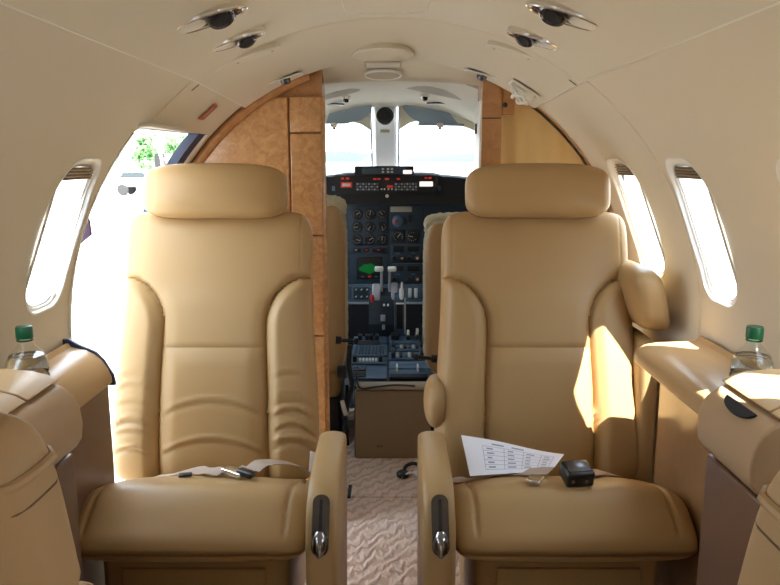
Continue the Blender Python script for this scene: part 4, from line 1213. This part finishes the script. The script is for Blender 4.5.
# throttle quadrant -------------------------------------------------------------
TQ = 3.38
tq = thing('throttle_quadrant', 'throttle quadrant with two white T shaped power levers', 'throttle quadrant', (0, TQ, 0))
def tp(px, py, d=0): v = at(px, py, TQ - d); return Vector((v.x, -d, v.z))
a = tp(369, 336); b = tp(406, 292)
side = [(0, a.z), (-.02, a.z + .06), (.0, b.z - .02), (.05, b.z + .01), (.12, b.z), (.20, b.z - .03), (.30, a.z + .04), (.30, a.z - .1), (0, a.z - .1)]
def side_prism(x0, x1, sp_, m, name):
    MB().prism(sp_, x1 - x0, ((x0, 0, 0), (0, 1, 0), (0, 0, 1), (1, 0, 0))).build(name, M[m], tq, smooth=False)
side_prism(a.x, tp(394, 300).x, side, 'panel', 'housing')
side_prism(tp(394.5, 300).x, b.x, [(y - .03, z + (.0 if z > a.z + .05 else 0)) for y, z in side], 'radio', 'side_housing')
def drum(px0, px1, py, r, m):
    p0, p1 = tp(px0, py), tp(px1, py)
    MB().lathe([(0, 0), (r * .9, 0), (r, .006), (r, (p1.x - p0.x) - .006), (r * .9, p1.x - p0.x), (0, p1.x - p0.x)], (p0.x, .05, p0.z - r * .45), 32, ry(PI / 2)).build('lever_drum', M[m], tq)
drum(372, 380.5, 292, .055, 'strutgrey'); drum(391, 398, 291, .055, 'strutgrey')
for px, sx_ in ((379, 381.6), (392, 389.6)):
    h = tp(px, 269, .02); f_ = tp(sx_, 296, .0)
    st_ = MB().tube([f_ + Vector((0, .04, 0)), Vector((f_.x, -.01, h.z - .02)), Vector((f_.x, -.02, h.z))], .0065, 10).build('lever_stalk', M['strutgrey'], tq)
    MB().box(h, (.040, .026, .024), .007).build('lever_grip', M['lever_white'], tq)
p = tp(372, 298, .03); MB().lathe([(0, -.02), (.008, -.018), (.012, 0), (.006, .016), (0, .018)], p, 16).build('red_knob', M['red'], tq)
p = tp(401.5, 294, .02); MB().box(p, (.022, .03, .055), .010).build('flap_lever', M['lever_white'], tq)
q = tp(402, 282, .02); MB().tube([p, Vector((q.x, q.y, q.z))], .005, 8).build('flap_stalk', M['lever_white'], tq)
for (x, y, w, h) in ((384, 305, 2, 2), (388, 305, 2, 2)):
    p = tp(x, y, .022); MB().box(p, (w * .0045, .02, h * .0045), .002).build('button', M['white'], tq)
for (x, y, w, h) in ((383, 318, 5, 6), (383.5, 327, 3, 5)):
    p = tp(x, y, .020); MB().box(p, (w * .0045, .02, h * .0045), .003).build('switch_block', M['strutgrey'], tq)
p = tp(399.5, 316, .045); MB().box(p, (.030, .02, .12), .004).build('slot_cover', M['black'], tq)
p = tp(405, 316, .048); MB().box(p, (.006, .012, .17), .002).build('edge_strip', M['strutgrey'], tq)
p = tp(400, 303.5, .05); MB().box(p, (.038, .014, .006), .002).build('edge_strip', M['lever_white'], tq)

# pilot seats ------------------------------------------------------------------
def pilot(s, edge_px, ytop, Ys, lab, wool_h):
    e = at(edge_px, 280, Ys).x; zt_ = at(edge_px, ytop, Ys).z; cx_ = e + s * .205
    t = thing('pilot_seat', lab, 'seat', (cx_, Ys, 0), 'pilot seats in the cockpit')
    zb_ = .30; H_ = (zt_ - zb_) / 2
    def df(x, y, z, side): return (x, y + (z + H_) * .04, z + zb_ + H_)
    raw('back_shell', puff(.197, H_ - .008, .045, 7, 4, 40, 50, df)['all'], M['seatback_tan'], t)
    # fleece wraps the front, the edges and the top
    def dw(x, y, z, side):
        n_ = .0025 * math.sin(x * 170 + z * 60) * math.sin(z * 190 + y * 90)
        return (x * (1 + n_ * 2), y + (z + H_) * .04 + .045 + n_, z + zb_ + H_ + n_)
    raw('fleece_cover', puff(.205, H_, .030, 7, 3, 60, 110, dw)['all'], M['wool'], t)
    def dt_(x, y, z, side):
        n_ = .0025 * math.sin(x * 190) * math.sin(z * 210 + y * 90)
        return (x + n_, y + .028 + H_ * .08 + n_, z + zt_ - wool_h / 2 + .01 + n_)
    raw('fleece_hood', puff(.203, wool_h / 2 + .008, .066, 4, 2.6, 60, 30, dt_)['all'], M['wool'], t)
    MB().box((0, .20, .26), (.35, .40, .12), .03).build('seat_cushion', M['seatback_tan'], t)
    MB().box((0, .18, .11), (.34, .34, .19), .01).build('seat_base', M['black'], t)
    return t
pil = pilot(-1, 347, 200, 2.86, 'left pilot seat back in tan leather with a cream fleece top', .085)
pir = pilot(1, 423.5, 218, 2.86, 'right pilot seat back in tan leather with a cream fleece top', .085)
def lever(t, pa, pb, Y):
    a = at(*pa, Y) - Vector(t.location); b = at(*pb, Y) - Vector(t.location)
    MB().tube([a, a.lerp(b, .25), a.lerp(b, .3), b], [.016, .014, .007, .007], 10).build('adjustment_lever', M['black'], t)
    MB().lathe([(0, -.012), (.012, -.008), (.014, 0), (.012, .008), (0, .012)], b, 14, ry(PI / 2)).build('lever_end', M['black'], t)
lever(pil, (336, 340), (356, 341), 2.76); lever(pir, (437, 359), (416, 357), 2.76)
# dark harness hardware beside the left pilot seat
hb = thing('seat_harness', 'black shoulder harness hanging down beside the left pilot seat', 'harness', (0, 0, 0))
P_ = [at(350, 345, 2.74), at(349, 365, 2.73), at(352, 385, 2.70), at(347, 405, 2.70), at(344, 430, 2.69)]
MB().tube(smooth_path(P_), .010, 8).build('strap', M['black'], hb)
MB().box(at(342, 372, 2.70), (.035, .02, .05), .006).build('reel', M['black'], hb)
MB().tube([at(347, 385, 2.71), at(345, 415, 2.69), at(348, 445, 2.69)], .006, 8).build('cable', M['matteblack'], hb)
MB().box(at(344, 408, 2.66), (.016, .006, .06), .002, ry(-.25)).build('tag', M['offwhite'], hb)
# little items on the carpet
sh = thing('headset', 'black and white headset lying on the carpet by the right pilot seat', 'headset', tuple(at(411, 467, 2.55)))
sh.location.z = .008
MB().tube(smooth_path([(-.03, 0, .01), (-.015, .03, .03), (.02, .035, .035), (.05, .01, .02)]), .007, 8).build('headband', M['black'], sh)
MB().lathe([(0, 0), (.022, 0), (.024, .012), (.014, .02), (0, .02)], (-.03, 0, .003), 18).build('ear_cup', M['black'], sh)
MB().lathe([(0, 0), (.022, 0), (.024, .012), (.014, .02), (0, .02)], (.03, .005, .003), 18).build('ear_cup', M['white'], sh)
MB().tube(smooth_path([(-.035, -.02, .006), (0, -.012, .022), (.03, -.02, .006), (.05, -.01, .006)]), .004, 8).build('cord', M['white'], sh)
p = at(349.5, 492, 2.42); p.z = 0
o = MB().box((0, 0, .006), (.012, .10, .006), .002).build('floor_latch', M['matteblack'], None, loc=(p.x, 2.43, .001)); tag(o, 'small black slot latch set in the carpet by the step', 'latch')

# ------------------------------------------------------------------ outside
struct(MB().box((0, 200, -1.0), (1200, 1200, .1)).build('ground', M['concrete'], smooth=False))
# distant hills
V = []; Fc = []; n = 80
for i in range(n + 1):
    x = -420 + 840 * i / n; h = 8.5 + 2.6 * math.sin(i * .21 + 2) + 1.6 * math.sin(i * .53 + 1) + .9 * math.sin(i * 1.3)
    V += [(x, 700, -1), (x, 760, max(3, h)), (x, 900, -1)]
for i in range(n):
    a = 3 * i; Fc += [(a, a + 3, a + 4, a + 1), (a + 1, a + 4, a + 5, a + 2)]
struct(mesh_obj('hills', V, Fc, M['hill']))
def tree(x, y, h, r, label, seed):
    rnd = random.Random(seed); t = thing('tree', label, 'tree', (x, y, -.95))
    MB().tube([(0, 0, 0), (.1, 0, h * .3), (0, .1, h * .6)], [.16, .12, .06], 8).build('trunk', M['bark'], t)
    V = []; Fc = []
    for c in range(34):
        a = rnd.uniform(0, 2 * PI); q = rnd.uniform(0, 1) ** .5; zz_ = rnd.uniform(.62, 1)
        rad = r * (1 - .9 * abs(zz_ - .8))
        cc = Vector((math.cos(a) * q * rad, math.sin(a) * q * rad, zz_ * h)); cr = r * .34
        for l in range(60):
            d = Vector((rnd.gauss(0, 1), rnd.gauss(0, 1), rnd.gauss(0, 1))).normalized(); p = cc + d * cr * rnd.uniform(.6, 1)
            u = Vector((rnd.gauss(0, 1), rnd.gauss(0, 1), rnd.gauss(0, 1))).normalized() * .08; w = d.cross(u).normalized() * .06
            k = len(V); V += [p - u, p + w, p + u, p - w]; Fc.append((k, k + 1, k + 2, k + 3))
    me = mesh_obj('foliage', V, Fc, M['leaf'], t, False)
    return t
def gpt(px, D):
    d = ray(px, 160); return d.x / d.y * D
tree(gpt(149, 30), 30, 3.0, .62, 'leafy green tree in the centre of the doorway view', 3)
tree(gpt(178, 40), 40, 3.3, .6, 'pale green tree beyond the gas strut in the doorway', 5)
tree(gpt(205, 46), 46, 3.4, .6, 'green tree nearest the dark door seal', 9)
vx = gpt(139, 46)
vn = thing('service_vehicle', 'white parked service vehicle seen through the entry door', 'vehicle', (vx, 46, -.95))
MB().box((0, 0, .75), (2.8, 1.6, .50), .12).build('body', M['vanwhite'], vn)
MB().prism([(-1.2, 0), (-.9, .42), (.5, .42), (.9, 0)], 1.4, ((0, -.7, 1.0), (1, 0, 0), (0, 0, 1), (0, 1, 0))).build('cabin', M['vanwhite'], vn, smooth=False)
MB().prism([(-1.0, .04), (-.8, .36), (.42, .36), (.72, .04)], .02, ((0, -.725, 1.0), (1, 0, 0), (0, 0, 1), (0, 1, 0))).build('window', M['darkglass'], vn, smooth=False)
for wx in (-.85, .85):
    for wy in (-.72, .72): MB().lathe([(0, -.1), (.3, -.1), (.34, -.05), (.34, .05), (.3, .1), (0, .1)], (wx, wy, .34), 20, TOY).build('wheel', M['rubber'], vn)
# wing root / fuselage skin is not seen from the cabin
